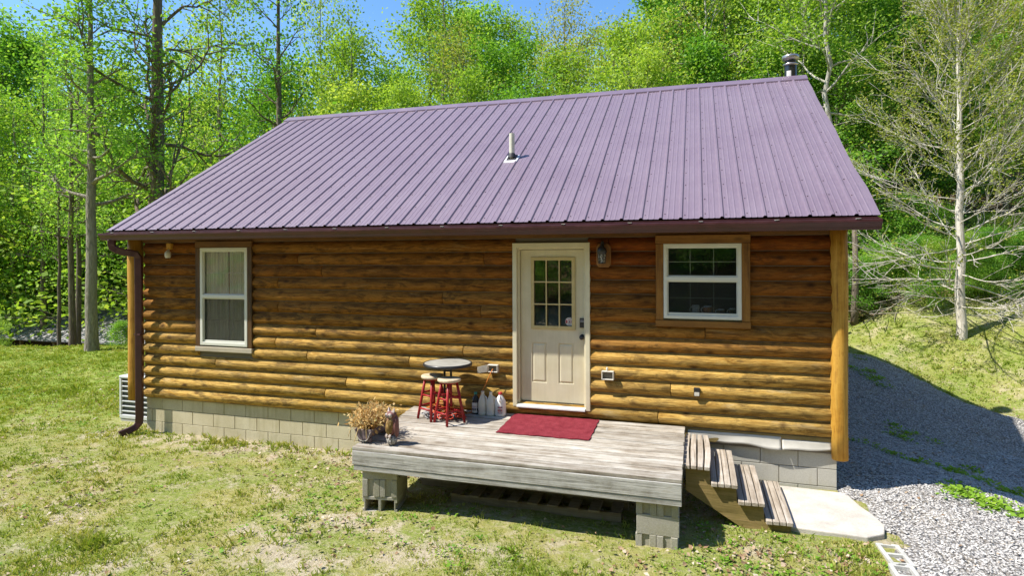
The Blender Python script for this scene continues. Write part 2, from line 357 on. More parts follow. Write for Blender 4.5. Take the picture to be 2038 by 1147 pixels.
# ------------------------------------------------------------------ mesh helpers
class MB:
    def __init__(s): s.v = []; s.f = []; s.mi = []; s.pc = []; s.sm = []; s.cur = 0; s.piece = .5; s.smooth = False
    def add(s, vs, fs):
        o = len(s.v); s.v += [tuple(x) for x in vs]
        for f in fs:
            s.f.append(tuple(i + o for i in f)); s.mi.append(s.cur); s.pc.append(s.piece); s.sm.append(s.smooth)
    def box(s, a, b, M=None, skip=()):
        x0, y0, z0 = a; x1, y1, z1 = b
        v = [(x0, y0, z0), (x1, y0, z0), (x1, y1, z0), (x0, y1, z0), (x0, y0, z1), (x1, y0, z1), (x1, y1, z1), (x0, y1, z1)]
        if M is not None: v = [tuple(M @ Vector(p)) for p in v]
        f = {'b': (3, 2, 1, 0), 't': (4, 5, 6, 7), 'f': (0, 1, 5, 4), 'r': (1, 2, 6, 5), 'k': (2, 3, 7, 6), 'l': (3, 0, 4, 7)}
        s.add(v, [q for k, q in f.items() if k not in skip])
    def hexa(s, bot, top):   # 4 bottom + 4 top corners
        s.add(list(bot) + list(top), [(3, 2, 1, 0), (4, 5, 6, 7), (0, 1, 5, 4), (1, 2, 6, 5), (2, 3, 7, 6), (3, 0, 4, 7)])
    def vox(s, xs, ys, zs, solid, M=None):
        idx = {}
        vs = []; fs = []
        def V(i, j, k):
            if (i, j, k) not in idx:
                idx[(i, j, k)] = len(vs); p = Vector((xs[i], ys[j], zs[k])); vs.append(tuple(M @ p) if M is not None else tuple(p))
            return idx[(i, j, k)]
        nx, ny, nz = len(xs) - 1, len(ys) - 1, len(zs) - 1
        S = lambda i, j, k: 0 <= i < nx and 0 <= j < ny and 0 <= k < nz and solid(i, j, k)
        for i in range(nx):
            for j in range(ny):
                for k in range(nz):
                    if not S(i, j, k): continue
                    if not S(i - 1, j, k): fs.append((V(i, j + 1, k), V(i, j, k), V(i, j, k + 1), V(i, j + 1, k + 1)))
                    if not S(i + 1, j, k): fs.append((V(i + 1, j, k), V(i + 1, j + 1, k), V(i + 1, j + 1, k + 1), V(i + 1, j, k + 1)))
                    if not S(i, j - 1, k): fs.append((V(i, j, k), V(i + 1, j, k), V(i + 1, j, k + 1), V(i, j, k + 1)))
                    if not S(i, j + 1, k): fs.append((V(i + 1, j + 1, k), V(i, j + 1, k), V(i, j + 1, k + 1), V(i + 1, j + 1, k + 1)))
                    if not S(i, j, k - 1): fs.append((V(i, j + 1, k), V(i + 1, j + 1, k), V(i + 1, j, k), V(i, j, k)))
                    if not S(i, j, k + 1): fs.append((V(i, j, k + 1), V(i + 1, j, k + 1), V(i + 1, j + 1, k + 1), V(i, j + 1, k + 1)))
        s.add(vs, fs)
    def prism(s, prof, axis, a, b):   # closed 2-D profile extruded along axis
        n = len(prof)
        def P(p, t): return {'x': (t, p[0], p[1]), 'y': (p[0], t, p[1]), 'z': (p[0], p[1], t)}[axis]
        s.add([P(p, a) for p in prof] + [P(p, b) for p in prof],
              [(i, (i + 1) % n, n + (i + 1) % n, n + i) for i in range(n)] + [tuple(range(n))[::-1], tuple(range(n, 2 * n))])
    def tube(s, pts, rad, n=8, cap=True):
        pts = [Vector(p) for p in pts]
        if not hasattr(rad, '__len__'): rad = [rad] * len(pts)
        vs = []; fs = []; prev = None
        for i, p in enumerate(pts):
            d = (pts[min(i + 1, len(pts) - 1)] - pts[max(i - 1, 0)]).normalized()
            if prev is None:
                q = Vector((0, 0, 1)) if abs(d.z) < .9 else Vector((1, 0, 0)); x = d.cross(q).normalized()
            else: x = (prev - d * prev.dot(d)).normalized()
            prev = x; y = d.cross(x)
            for k in range(n):
                t = 2 * PI * k / n; vs.append(tuple(p + (x * math.cos(t) + y * math.sin(t)) * rad[i]))
        for i in range(len(pts) - 1):
            for k in range(n): fs.append((i * n + k, i * n + (k + 1) % n, (i + 1) * n + (k + 1) % n, (i + 1) * n + k))
        if cap: fs += [tuple(range(n))[::-1], tuple(range((len(pts) - 1) * n, len(pts) * n))]
        o = s.smooth; s.smooth = True; s.add(vs, fs); s.smooth = o
    def lathe(s, prof, c=(0, 0, 0), n=24, sq=0.):   # prof [(r,z)], closed at ends by fans; sq squares the section
        vs = []; fs = []
        for r, z in prof:
            for k in range(n):
                t = 2 * PI * k / n; q = 1.
                if sq: q = 1 + sq * (1 / max(abs(math.cos(t)), abs(math.sin(t))) - 1)
                vs.append((c[0] + r * q * math.cos(t), c[1] + r * q * math.sin(t), c[2] + z))
        m_ = len(prof)
        for i in range(m_ - 1):
            for k in range(n): fs.append((i * n + k, i * n + (k + 1) % n, (i + 1) * n + (k + 1) % n, (i + 1) * n + k))
        o = s.smooth; s.smooth = True; s.add(vs, fs); s.smooth = o
        s.add([vs[k] for k in range(n)], [tuple(range(n))[::-1]]); s.add([vs[(m_ - 1) * n + k] for k in range(n)], [tuple(range(n))])
    def build(s, name, mats, parent=None, bevel=0, seg=1, attrs=None):
        me = bpy.data.meshes.new(name)
        off = Vector((0, 0, 0)); p = parent
        while p is not None: off += Vector(p.location); p = p.parent
        me.from_pydata([(x - off.x, y - off.y, z - off.z) for x, y, z in s.v], [], s.f)
        for mt in (mats if isinstance(mats, (list, tuple)) else [mats]): me.materials.append(mt)
        me.polygons.foreach_set('material_index', s.mi); me.polygons.foreach_set('use_smooth', s.sm)
        at = me.attributes.new('piece', 'FLOAT', 'FACE'); at.data.foreach_set('value', s.pc)
        for k, vals in (attrs or {}).items():
            at = me.attributes.new(k, 'FLOAT', 'FACE'); at.data.foreach_set('value', vals)
        me.update()
        o = bpy.data.objects.new(name, me); col.objects.link(o)
        if parent is not None: o.parent = parent
        if bevel:
            b = o.modifiers.new('bevel', 'BEVEL'); b.width = bevel; b.segments = seg; b.limit_method = 'ANGLE'; b.angle_limit = .6; b.harden_normals = False
        return o
def npmesh(name, V, F, mats, parent=None, tint=None, smooth=False, mi=None):
    me = bpy.data.meshes.new(name); V = np.asarray(V, dtype=np.float32); F = np.asarray(F, dtype=np.int32); k = F.shape[1]
    me.vertices.add(len(V)); me.vertices.foreach_set('co', V.ravel())
    me.loops.add(F.size); me.loops.foreach_set('vertex_index', F.ravel())
    me.polygons.add(len(F)); me.polygons.foreach_set('loop_start', np.arange(0, F.size, k, dtype=np.int32))
    me.polygons.foreach_set('use_smooth', np.full(len(F), smooth))
    for mt in (mats if isinstance(mats, (list, tuple)) else [mats]): me.materials.append(mt)
    if mi is not None: me.polygons.foreach_set('material_index', np.asarray(mi, dtype=np.int32))
    me.update(calc_edges=True)
    if tint is not None:
        at = me.attributes.new('tint', 'FLOAT', 'FACE'); at.data.foreach_set('value', np.asarray(tint, dtype=np.float32))
    o = bpy.data.objects.new(name, me); col.objects.link(o)
    if parent is not None: o.parent = parent
    return o
def tag(o, label, cat, group=None, kind=None):
    o['label'] = label; o['category'] = cat
    if group: o['group'] = group
    if kind: o['kind'] = kind
    return o
def thing(name, label, cat, loc=(0, 0, 0), group=None):
    o = bpy.data.objects.new(name, None); col.objects.link(o); o.location = loc; o.empty_display_size = .1
    return tag(o, label, cat, group)
def copy_tree(o, parent=None):
    c = o.copy(); col.objects.link(c); c.parent = parent
    for ch in o.children: copy_tree(ch, c)
    return c
def structure(o): o['kind'] = 'structure'; return o
rng = np.random.default_rng(7); random.seed(7)
def RZ(a, c=(0, 0, 0)): return Matrix.Translation(c) @ Matrix.Rotation(a, 4, 'Z') @ Matrix.Translation([-x for x in c])

# ------------------------------------------------------------------ terrain
def sstep(a, b, x): t = np.clip((x - a) / (b - a), 0, 1); return t * t * (3 - 2 * t)
def mean_h(x, y):
    k = (x - CAM[0]) * FW[0] + (y - CAM[1]) * FW[1]; l = (x - CAM[0]) * RT[0] + (y - CAM[1]) * RT[1]
    z = np.full_like(x, -.86)
    left = sstep(-2, -9, l); right = sstep(3, 9, l - .12 * k); mid = 1 - np.maximum(left, right)
    z = z + left * (-2.6 * sstep(18.6, 27, k) + .22 * np.maximum(k - 42, 0) + .55 * sstep(13, 18, k) * sstep(-13, -20, l) * 0)
    z = z + mid * (.20 * np.maximum(k - 19, 0))
    z = z + right * (.55 * sstep(11, 17, k) + .26 * np.maximum(k - 15, 0) + .10 * np.maximum(l - 8, 0))
    z = z + .62 * np.maximum(-k - 5, 0)
    return z
CTRL = np.array([(-6.3,0.0,-0.87),(-4.2,0.0,-0.865),(-2.5,0.0,-0.88),(-1.1,-1.75,-0.84),(1.9,-1.75,-0.85),(3.83,0.0,-0.755),(3.85,-1.2,-0.8),(2.9,-1.3,-0.8),(-15.5,6.4,-0.87),(-10.0,3.0,-0.87),(-12.0,-3.0,-0.87),(-5.0,-4.0,-0.87),(0.0,-5.0,-0.88),(4.2,-2.5,-0.86),(5.5,-2.5,-0.95),(4.35,0.5,-0.77),(6.6,7.5,-0.62),(7.05,6.6,-0.85),(7.6,5.9,-0.95),(7.5,3.0,-0.95),(5.0,5.0,-0.62),(4.6,9.0,-0.45),(5.8,9.6,-0.3),(7.0,9.5,-0.08),(8.2,9.5,0.2),(9.8,9.8,0.45),(9.5,7.0,-0.1),(12.0,8.0,0.5),(-9.0,9.0,-0.9),(-6.0,12.0,-0.95),(0.0,12.0,-0.6),(5.4,0.5,-0.76),(5.9,0.5,-0.9),(6.5,0.6,-1.1),(7.5,-2.0,-1.3),(6.2,8.6,-0.46),(6.7,7.9,-0.72),(8.5,7.5,-0.75),(9.5,8.3,-0.3),(10.5,6.5,-0.9),(7.5,2.0,-1.5),(7.5,4.5,-1.62),(6.6,3.2,-1.28),(7.7,6.5,-1.36),(9.0,5.5,-1.55),(7.2,7.2,-1.05)])
def kern(d): q = d / 4.2 * 1.732; return (1 + q) * np.exp(-q)
_D = np.sqrt(((CTRL[:, None, :2] - CTRL[None, :, :2]) ** 2).sum(-1))
_W = np.linalg.solve(kern(_D) + .02 * np.eye(len(CTRL)), CTRL[:, 2] - mean_h(CTRL[:, 0], CTRL[:, 1]))
def vn(x, y, s, seed=0):   # value noise
    x = x * s + 13.7 * seed; y = y * s - 7.1 * seed; xi = np.floor(x).astype(np.int64); yi = np.floor(y).astype(np.int64); fx = x - xi; fy = y - yi
    fx = fx * fx * (3 - 2 * fx); fy = fy * fy * (3 - 2 * fy)
    def hsh(a, b): n = (a * 374761393 + b * 668265263 + seed * 974711) & 0x7fffffff; n = ((n ^ (n >> 13)) * 1274126177) & 0x7fffffff; return (n % 65536) / 65536.
    return (hsh(xi, yi) * (1 - fx) + hsh(xi + 1, yi) * fx) * (1 - fy) + (hsh(xi, yi + 1) * (1 - fx) + hsh(xi + 1, yi + 1) * fx) * fy
def ht(x, y, micro=True):
    x = np.asarray(x, float); y = np.asarray(y, float)
    z = mean_h(x, y)
    for (cx, cy, cz), wt in zip(CTRL, _W): z = z + wt * kern(np.sqrt((x - cx) ** 2 + (y - cy) ** 2))
    if micro:
        z = z + .05 * (vn(x, y, .7, 1) - .5) + .022 * (vn(x, y, 2.6, 2) - .5) + .014 * (vn(x, y, 8., 3) - .5)
        far = sstep(20, 40, np.hypot(x, y)); z = z + far * 1.6 * (vn(x, y, .09, 5) - .5)
    return z
def h1(x, y): return float(ht(np.array([x]), np.array([y]))[0])
def gravel_mask(x, y):
    e = .35 * (vn(x, y, 1.1, 11) - .5) + .18 * (vn(x, y, 4., 12) - .5)
    left = 3.86 + np.where(y < -.95, .14, 0) + np.where((y > -1.2) & (y < -.2), .14, 0)
    rightb = np.interp(y, [-6, 3, 5.5, 6.5, 7.2, 7.9, 8.6, 9.5, 11], [30, 20, 9.2, 7.8, 7.25, 6.75, 6.25, 5.4, 4.3])
    d = np.minimum(np.where(y > .1, x - 3.6, x - left), (rightb - x) * .8)
    d = np.minimum(d, 9.6 - y)
    return d + e * np.where(y < .4, .5, 1.)
def axis(lo, hi, step, far, n):
    g = np.geomspace(1, far, n) - 1
    return np.concatenate([(lo - .3 - g)[::-1], np.arange(lo, hi, step), hi + .3 + g])
gx = axis(-19, 10.5, .17, 230, 26); gy = axis(-6, 13, .17, 230, 26)
GX, GY = np.meshgrid(gx, gy); GZ = ht(GX.ravel(), GY.ravel())
nx_, ny_ = len(gx), len(gy)
ii = (np.arange(ny_ - 1)[:, None] * nx_ + np.arange(nx_ - 1)[None]).ravel()
gf = np.stack([ii, ii + 1, ii + nx_ + 1, ii + nx_], 1)
ground = npmesh('ground', np.stack([GX.ravel(), GY.ravel(), GZ], 1), gf, GROUND, smooth=True)
structure(ground)
gxr, gyr = GX.ravel(), GY.ravel()
kk = (gxr - CAM[0]) * FW[0] + (gyr - CAM[1]) * FW[1]; ll = (gxr - CAM[0]) * RT[0] + (gyr - CAM[1]) * RT[1]
jit = 1.2 * (vn(gxr, gyr, .8, 21) - .5)
fl = sstep(18.4, 20, kk + jit) * sstep(-5, -7, ll)
fr = sstep(0, 1, (kk + jit - np.interp(ll, [-6, 2, 6, 7.5, 9, 14], [17.5, 16.2, 15.9, 16.0, 16.4, 17.6])) / 1.2)
fb = sstep(-4.5, -6, kk)
forest = np.clip(np.maximum(np.maximum(fl, fr * (ll > -6)), fb), 0, 1)
at = ground.data.attributes.new('forest', 'FLOAT', 'POINT'); at.data.foreach_set('value', forest.astype(np.float32))
lush = np.clip(sstep(9.5, 13.5, kk - .15 * ll) * sstep(-3, -6, ll) + .45 * sstep(4, 6.5, ll) * sstep(11, 13.5, kk), 0, 1)
at = ground.data.attributes.new('lush', 'FLOAT', 'POINT'); at.data.foreach_set('value', lush.astype(np.float32))
dirt = np.clip(sstep(-3.2, -4.6, gyr) * .45 + np.exp(-((gxr - 0) ** 2 / 9 + (gyr + 2.6) ** 2 / 1.2)) * .3 + np.exp(-((gyr + .15) ** 2) / .12) * .5 * (gxr < 0) * (gxr > -7) + sstep(4, 7, gxr) * sstep(6, 8.5, gyr) * .12, 0, 1)
at = ground.data.attributes.new('dirt', 'FLOAT', 'POINT'); at.data.foreach_set('value', dirt.astype(np.float32))
# gravel drive: its own sheet that dips under the lawn at its ragged edge
px_ = np.arange(3.4, 13, .09); py_ = np.arange(-6, 10.5, .09)
PX, PY = np.meshgrid(px_, py_); PXr, PYr = PX.ravel(), PY.ravel()
mk = gravel_mask(PXr, PYr)
PZ = ht(PXr, PYr) + np.clip(mk * .16, -.06, .028) + .012 * (vn(PXr, PYr, 9, 31) - .5)
nx2 = len(px_); ii = (np.arange(len(py_) - 1)[:, None] * nx2 + np.arange(nx2 - 1)[None]).ravel()
pf = np.stack([ii, ii + 1, ii + nx2 + 1, ii + nx2], 1)
pf = pf[(mk[pf] > -.35).any(1)]
structure(npmesh('gravel_path', np.stack([PXr, PYr, PZ], 1), pf, GRAVEL, smooth=True))
def path_z(x, y): return ht(x, y) + np.clip(gravel_mask(x, y) * .16, -.06, .028) + .012 * (vn(x, y, 9, 31) - .5)

# ------------------------------------------------------------------ cabin
XL, XR = -6.24, 3.80; YB = 8.30; ZG = -.146; SLG = .1779
XRL, XRR = -6.643, 4.179; YE, ZE, YRG, ZRG = -.341, 2.362, 4.148, 5.102
PITCH = (ZRG - ZE) / (YRG - YE)
cabin = thing('log_cabin', 'log sided cabin with purple metal roof on a block foundation, cream door and two windows', 'cabin', (-1.2, 4.1, -.85))
DOOR = (0.0, 1.0186, -.02, 2.106); WINL = (-5.16, -4.097, .478, 2.178); WINR = (1.825, 2.908, 1.074, 2.182)
def log_piece(mb, x0, x1, zb, zt, out=.058):
    prof = []
    n = 8
    for i in range(n + 1):
        t = i / n; prof.append((-out * (1 - abs(2 * t - 1) ** 2.1) - .001, zb + .003 + (zt - zb - .006) * t))
    vs = []; fs = []
    for x, q in ((x0, 0), (x0 + .012, 1), (x1 - .012, 1), (x1, 0)):
        for (y, z) in prof: vs.append((x, y if q else y * .82 + .002, z))
    m_ = n + 1
    for s_ in range(3):
        for i in range(n): fs.append((s_ * m_ + i, (s_ + 1) * m_ + i, (s_ + 1) * m_ + i + 1, s_ * m_ + i + 1))
    # end caps back to the wall
    for s_, flip in ((0, 1), (3, 0)):
        x = vs[s_ * m_][0]; o = len(vs); vs += [(x, .03, zb + .003), (x, .03, zt - .003)]
        f = [s_ * m_ + i for i in range(m_)] + [o + 1, o]
        fs.append(tuple(f[::-1] if flip == 0 else f))
    o = len(vs); vs += [(x0, .03, zt - .003), (x1, .03, zt - .003), (x0, .03, zb + .003), (x1, .03, zb + .003)]
    mb.smooth = True; mb.add(vs, fs); mb.smooth = False
lw = MB(); reds = []; wears = []; olds = []
rr = random.Random(3)
holes = [(DOOR[0] + .03, DOOR[1] - .03, DOOR[2] + .035, DOOR[3] - .05), (WINL[0] + .03, WINL[1] - .03, WINL[2] + .04, WINL[3] - .04), (WINR[0] + .03, WINR[1] - .03, WINR[2] + .04, WINR[3] - .04)]
JOINTS = {12: [1.25], 11: [-3.3, -.4], 10: [-2.9], 9: [-3.65, .6], 8: [-1.0], 7: [-3.65, -.45], 6: [2.4], 5: [-3.0], 4: [-3.7, -.7], 3: [-3.15, -1.5], 2: [-4.8, 2.0], 1: [-2.5, .4], 0: [-2.85, 1.85], -1: [-2.0]}
for k in range(-1, 13):
    zb = ZG + k * SLG; zt = zb + SLG
    xs = [(XL + .015, XR - .02 if k >= 0 else -.6)]
    for (a, b, c, d) in holes:
        if zt > c + .02 and zb < d - .02:
            nxt = []
            for (p, q) in xs:
                if p < a < q: nxt.append((p, a)); nxt.append((b, q)) if b < q else None
                else: nxt.append((p, q))
            xs = [t for t in nxt if t]
    for (p, q) in xs:
        cuts = [p] + [j for j in JOINTS.get(k, []) if p + .2 < j < q - .2] + [q]
        for a, b in zip(cuts, cuts[1:]):
            lw.piece = rr.random(); f0 = len(lw.f)
            log_piece(lw, a + .002, b - .002, zb, zt)
            nf = len(lw.f) - f0
            side = 1 if (a + b) / 2 > .8 else 0
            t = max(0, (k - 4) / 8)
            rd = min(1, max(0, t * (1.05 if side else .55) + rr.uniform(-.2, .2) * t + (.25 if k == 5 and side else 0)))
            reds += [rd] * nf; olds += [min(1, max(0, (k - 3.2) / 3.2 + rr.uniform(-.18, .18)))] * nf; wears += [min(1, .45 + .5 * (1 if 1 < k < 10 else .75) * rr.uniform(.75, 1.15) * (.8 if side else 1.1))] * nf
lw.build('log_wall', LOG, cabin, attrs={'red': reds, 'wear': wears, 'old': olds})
fz = MB(); fz.piece = .3; fz.box((XL, -.034, ZG + 13 * SLG + .002), (XR - .02, .0, 2.236)); fz.build('frieze_board', TRIMW, cabin, .004)
# wall core (with the three openings), gables and back
cw = MB(); hx = sorted({XL, XR, *[h[0] for h in holes], *[h[1] for h in holes]}); hz = sorted({-.33, 2.30, *[h[2] for h in holes], *[h[3] for h in holes]})
def core(i, j, k):
    x = (hx[i] + hx[i + 1]) / 2; z = (hz[k] + hz[k + 1]) / 2
    return not any(a < x < b and c < z < d for a, b, c, d in holes)
cw.vox(hx, [.0, .15], hz, core); cw.build('wall_core', ROOM, cabin)
inn = MB(); inn.box((XL + .2, 3.2, -.05), (XR - .2, 3.3, 2.35)); inn.box((XL + .2, .16, -.12), (XR - .2, 3.2, -.05)); inn.box((XL + .2, .16, 2.35), (XR - .2, 3.3, 2.4)); inn.box((-2.2, .16, -.05), (-2.1, 3.2, 2.35)); inn.build('interior_wall', ROOM, cabin)
gb = MB()
for x0, x1 in ((XL + .03, XL + .15), (XR - .15, XR - .03)):
    gb.prism([(.15, -.33), (YB, -.33), (YB, 2.58), (YRG, 4.88), (.15, 2.44)], 'x', x0, x1)
gb.box((XL + .15, YB - .15, -.33), (XR - .15, YB, 2.5)); gb.build('gable_wall', LOG, cabin, attrs={'red': [.3] * len(gb.f), 'wear': [.6] * len(gb.f)})
for side_ in (1, -1):
    gl_ = MB(); rl_ = []; wl_ = []; ol_ = []
    for k in range(-1, 26):
        zb = ZG + k * SLG; zt = zb + SLG; lo_ = max(.17, YRG - (ZRG - .16 - zt) / PITCH); hi_ = min(YB, YRG + (ZRG - .16 - zt) / PITCH)
        if hi_ - lo_ < .3: continue
        cut = lo_ + (hi_ - lo_) * rr.uniform(.3, .7)
        for a, b in ((lo_, cut - .002), (cut + .002, hi_)):
            t_mb = MB(); log_piece(t_mb, a, b, zb, zt); gl_.piece = rr.random(); gl_.smooth = True
            gl_.add([((XR - .028 - y) if side_ > 0 else (XL + .028 + y), x, z) for x, y, z in t_mb.v], t_mb.f if side_ > 0 else [f[::-1] for f in t_mb.f]); gl_.smooth = False
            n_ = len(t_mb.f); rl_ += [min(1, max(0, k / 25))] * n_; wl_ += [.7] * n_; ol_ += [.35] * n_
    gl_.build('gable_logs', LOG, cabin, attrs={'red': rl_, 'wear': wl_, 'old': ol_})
# foundation: individual blocks over a mortar core
fd = MB(); fd.cur = 1; fd.box((XL - .005, .042, -1.35), (XR + .022, .24, -.335)); fd.box((XL, .24, -1.35), (XL + .2, YB, -.335)); fd.box((XR - .18, .24, -1.35), (XR + .02, YB, -.335)); fd.box((XL + .2, YB - .2, -1.35), (XR - .18, YB, -.335)); fd.cur = 0
for r_ in range(-5, 1):
    zt = -.515 + r_ * .2032 + .2032
    if zt > 0: continue
    o = .2032 if r_ % 2 else 0
    x = XR + .026
    first = True
    while x > XL:
        wdt = .4064 if not (first and o) else .2032
        x0 = max(x - wdt, XL - .008); fd.piece = rr.random()
        fd.box((x0 + .004, .03 + rr.uniform(-.001, .001), zt - .2032 + .004), (x - .004, .0415, min(zt - .004, -.31)), skip=('k',))
        x -= wdt; first = False
fd.build('foundation', [WALLB, MORTAR], cabin, .003)
# corner posts: half round peeled poles
for name, xc, zb_ in (('corner_post', -6.40, -.36), ('corner_post', 3.842, -.372)):
    ps = MB(); ps.piece = rr.random(); prof = []
    R_p = .088 if xc > 0 else .112
    pts = [(xc, -.028, z) for z in np.linspace(zb_, 2.23, 9)]
    pts = [(p[0] + .006 * math.sin(3 * p[2] + xc), p[1], p[2]) for p in pts]
    ps.tube(pts, [R_p * (1 + .03 * math.sin(4 * p[2])) for p in pts], 20); ps.build(name, POSTM, cabin)
# roof
rf = MB()
def rib_profile():
    xs = [(XRL, .0)]
    x = -6.503; sp = .2272
    while x < XRR - .02:
        xs += [(x - .026, .0), (x - .011, .02), (x + .011, .02), (x + .026, .0)]
        for f_ in (.36, .64):
            c = x + sp * f_
            if c < XRR - .03: xs += [(c - .011, 0), (c - .004, .0032), (c + .004, .0032), (c + .011, 0)]
        x += sp
    xs.append((XRR, .0)); return [q for q in xs if q[0] <= XRR]
RP = rib_profile(); nrm = Vector((0, -PITCH, 1)).normalized(); nrb = Vector((0, PITCH, 1)).normalized()
for side in (0, 1):
    vs = []; rows = 9
    for j in range(rows):
        t = j / (rows - 1)
        y = YE + (YRG - YE) * t if side == 0 else (2 * YRG - YE) + (YE - YRG) * t
        z = ZE + (ZRG - ZE) * t; nn = nrm if side == 0 else nrb
        for (x, hh) in RP:
            wob = .0025 * math.sin(x * 5.1 + j * 1.7) * math.sin(j * 2.1 + x)
            if x > XRR - .2 and 0 < j < rows - 1: wob += .006 * math.sin(j * 2.4)
            vs.append((x + (.012 * math.sin(j * 1.9) if x > XRR - .001 and 0 < j < 8 else 0), y + nn.y * (hh + wob), z + nn.z * (hh + wob)))
    m_ = len(RP); fs = [(j * m_ + i, j * m_ + i + 1, (j + 1) * m_ + i + 1, (j + 1) * m_ + i) for j in range(rows - 1) for i in range(m_ - 1)]
    if side: fs = [f[::-1] for f in fs]
    rf.add(vs, fs)
rf.cur = 1
x = -6.503; irow = 0
while x < XRR - .02:
    for j in range(13):
        s_ = .10 + j * .405 + .012 * ((irow * 7 + j * 3) % 5 - 2)
        y = YE + s_ * math.cos(math.atan(PITCH)); z = ZE + (y - YE) * PITCH
        c = Vector((x + .045, y, z)); r_ = .0058
        rf.hexa([c + Vector((a * r_, b * r_, b * r_ * PITCH)) for a, b in ((-1, -1), (1, -1), (1, 1), (-1, 1))], [c + nrm * .006 + Vector((a * r_ * .8, b * r_ * .8, b * r_ * PITCH * .8)) for a, b in ((-1, -1), (1, -1), (1, 1), (-1, 1))])
    x += .2272; irow += 1
rf.build('roof', [ROOF, SCREW], cabin)
ud = MB()   # board layer under the sheet, with eave and rake fascia
ud.prism([(YE + .03, ZE - .015), (YRG, ZRG - .03), (2 * YRG - YE - .03, ZE - .015), (2 * YRG - YE - .03, ZE - .13), (YRG, ZRG - .15), (YE + .03, ZE - .13)], 'x', XRL + .02, XRR - .02)
ud.build('roof_deck', UNDER, cabin)
fb0 = MB(); fb0.box((XRL + .02, -.3505, 2.205), (XRR - .02, -.3125, 2.342)); fb0.build('eave_fascia', GUT, cabin)
sf = MB(); sf.box((XRL + .03, YE + .035, 2.236), (XRR - .03, .02, 2.25)); sf.build('soffit', SOFF, cabin)
rc = MB(); off = .024
for s_ in (-1, 1):
    a = Vector((0, YRG, ZRG + off + .012)); b = Vector((0, YRG + s_ * .17, ZRG + off - .17 * PITCH + .004))
    c = b + Vector((0, 0, -.022)); pr_ = [a, b, c, c + Vector((0, -s_ * .004, 0)), b + Vector((0, -s_ * .006, -.006)), a + Vector((0, 0, -.008))]
    q = [(p.y, p.z) for p in pr_]; rc.prism(q if s_ < 0 else q[::-1], 'x', XRL - .004, XRR + .004)
rc.build('ridge_cap', RIDGE, cabin)
# gutter
gt = MB(); outer = [(-.352, 2.335), (-.352, 2.203), (-.44, 2.203), (-.447, 2.213), (-.452, 2.235), (-.468, 2.258), (-.484, 2.272), (-.492, 2.285), (-.492, 2.309), (-.484, 2.312), (-.476, 2.309), (-.478, 2.30)]
inner = [(-.478, 2.287), (-.455, 2.262), (-.440, 2.237), (-.435, 2.212), (-.360, 2.212), (-.360, 2.335)]
gt.prism((outer + inner)[::-1], 'x', -6.628, 4.155)
for x0, x1 in ((-6.632, -6.627), (4.154, 4.159)): gt.prism([(-.354, 2.33), (-.352, 2.203), (-.44, 2.203), (-.452, 2.235), (-.484, 2.272), (-.492, 2.285), (-.492, 2.309)], 'x', x0, x1)
gut = gt.build('gutter', GUT, cabin)
for i in range(14):
    hg = MB(); x = -6.35 + i * .79; hg.box((x, -.478, 2.3125), (x + .025, -.36, 2.3165)); hg.box((x - .012, -.498, 2.3175), (x + .036, -.472, 2.322)); hg.build('gutter_hanger', GSTRAP, gut)
# downspout: drops from the gutter, curves to the post and runs down to an elbow
def rect_sweep(mb, path, w_, d_, ref=(0, -1, 0)):
    vs = []; n = len(path); P = [Vector(p) for p in path]
    for i, p in enumerate(P):
        d = (P[min(i + 1, n - 1)] - P[max(i - 1, 0)]).normalized(); y = Vector(ref); y = (y - d * y.dot(d)).normalized(); x = d.cross(y)
        for a, b in ((-1, -.8), (-.8, -1), (.8, -1), (1, -.8), (1, .8), (.8, 1), (-.8, 1), (-1, .8)): vs.append(tuple(p + x * a * w_ / 2 + y * b * d_ / 2))
    fs = [(i * 8 + k, i * 8 + (k + 1) % 8, i * 8 + 8 + (k + 1) % 8, i * 8 + 8 + k) for i in range(n - 1) for k in range(8)]
    mb.add(vs, fs + [tuple(range(8))[::-1], tuple(range(n * 8 - 8, n * 8))])
ds = MB(); ds.smooth = False
p0 = [(-6.43, -0.42, 2.206), (-6.43, -0.42, 2.14), (-6.425, -0.41, 2.09), (-6.37, -0.38, 2.05), (-6.32, -0.31, 2.02), (-6.26, -0.235, 2.005), (-6.195, -0.195, 1.985), (-6.18, -0.17, 1.93), (-6.177, -0.165, 1.5), (-6.175, -0.165, 0.5), (-6.173, -0.165, -0.6), (-6.18, -0.17, -0.7), (-6.205, -0.21, -0.76), (-6.255, -0.3, -0.8), (-6.315, -0.4, -0.83)]
rect_sweep(ds, p0, .105, .075, (.5, -1, 0)); dsp = ds.build('downspout', GUT, cabin, .004)
br_ = MB(); br_.box((-6.235, -.207, .7), (-6.115, -.12, .725)); br_.build('strap', GUT, dsp)
# door
dx0, dx1, dz0, dz1 = DOOR
fm = MB(); t_ = .058
fm.vox([dx0, dx0 + t_, dx1 - t_, dx1], [-.062, .05], [dz0 - .01, dz1 - t_, dz1], lambda i, j, k: i != 1 or k == 1); fm.vox([dx0 + t_, dx0 + t_ + .025, dx1 - t_ - .025, dx1 - t_], [-.02, .10], [dz0 - .01, dz1 - t_ - .025, dz1 - t_], lambda i, j, k: i != 1 or k == 1)
door = thing('door', '', '', (.51, 0, 0)); door.parent = cabin; door.location = Vector((.51, 0, 0)) - cabin.location
del door['label']; del door['category']
fm.build('door_frame', CREAM2, door, .006, 2)
sx0, sx1, sz0, sz1 = dx0 + .088, dx1 - .088, .035, dz1 - .09
lx0, lx1, lz0, lz1 = .245, .80, 1.0, 1.905
pn = [(.24, .435), (.595, .79)]; pz0, pz1 = .285, .80
dxs = sorted([sx0, sx1, lx0, lx1, *[a for p in pn for a in p]]); dzs = [sz0, pz0, pz1, lz0, lz1, sz1]
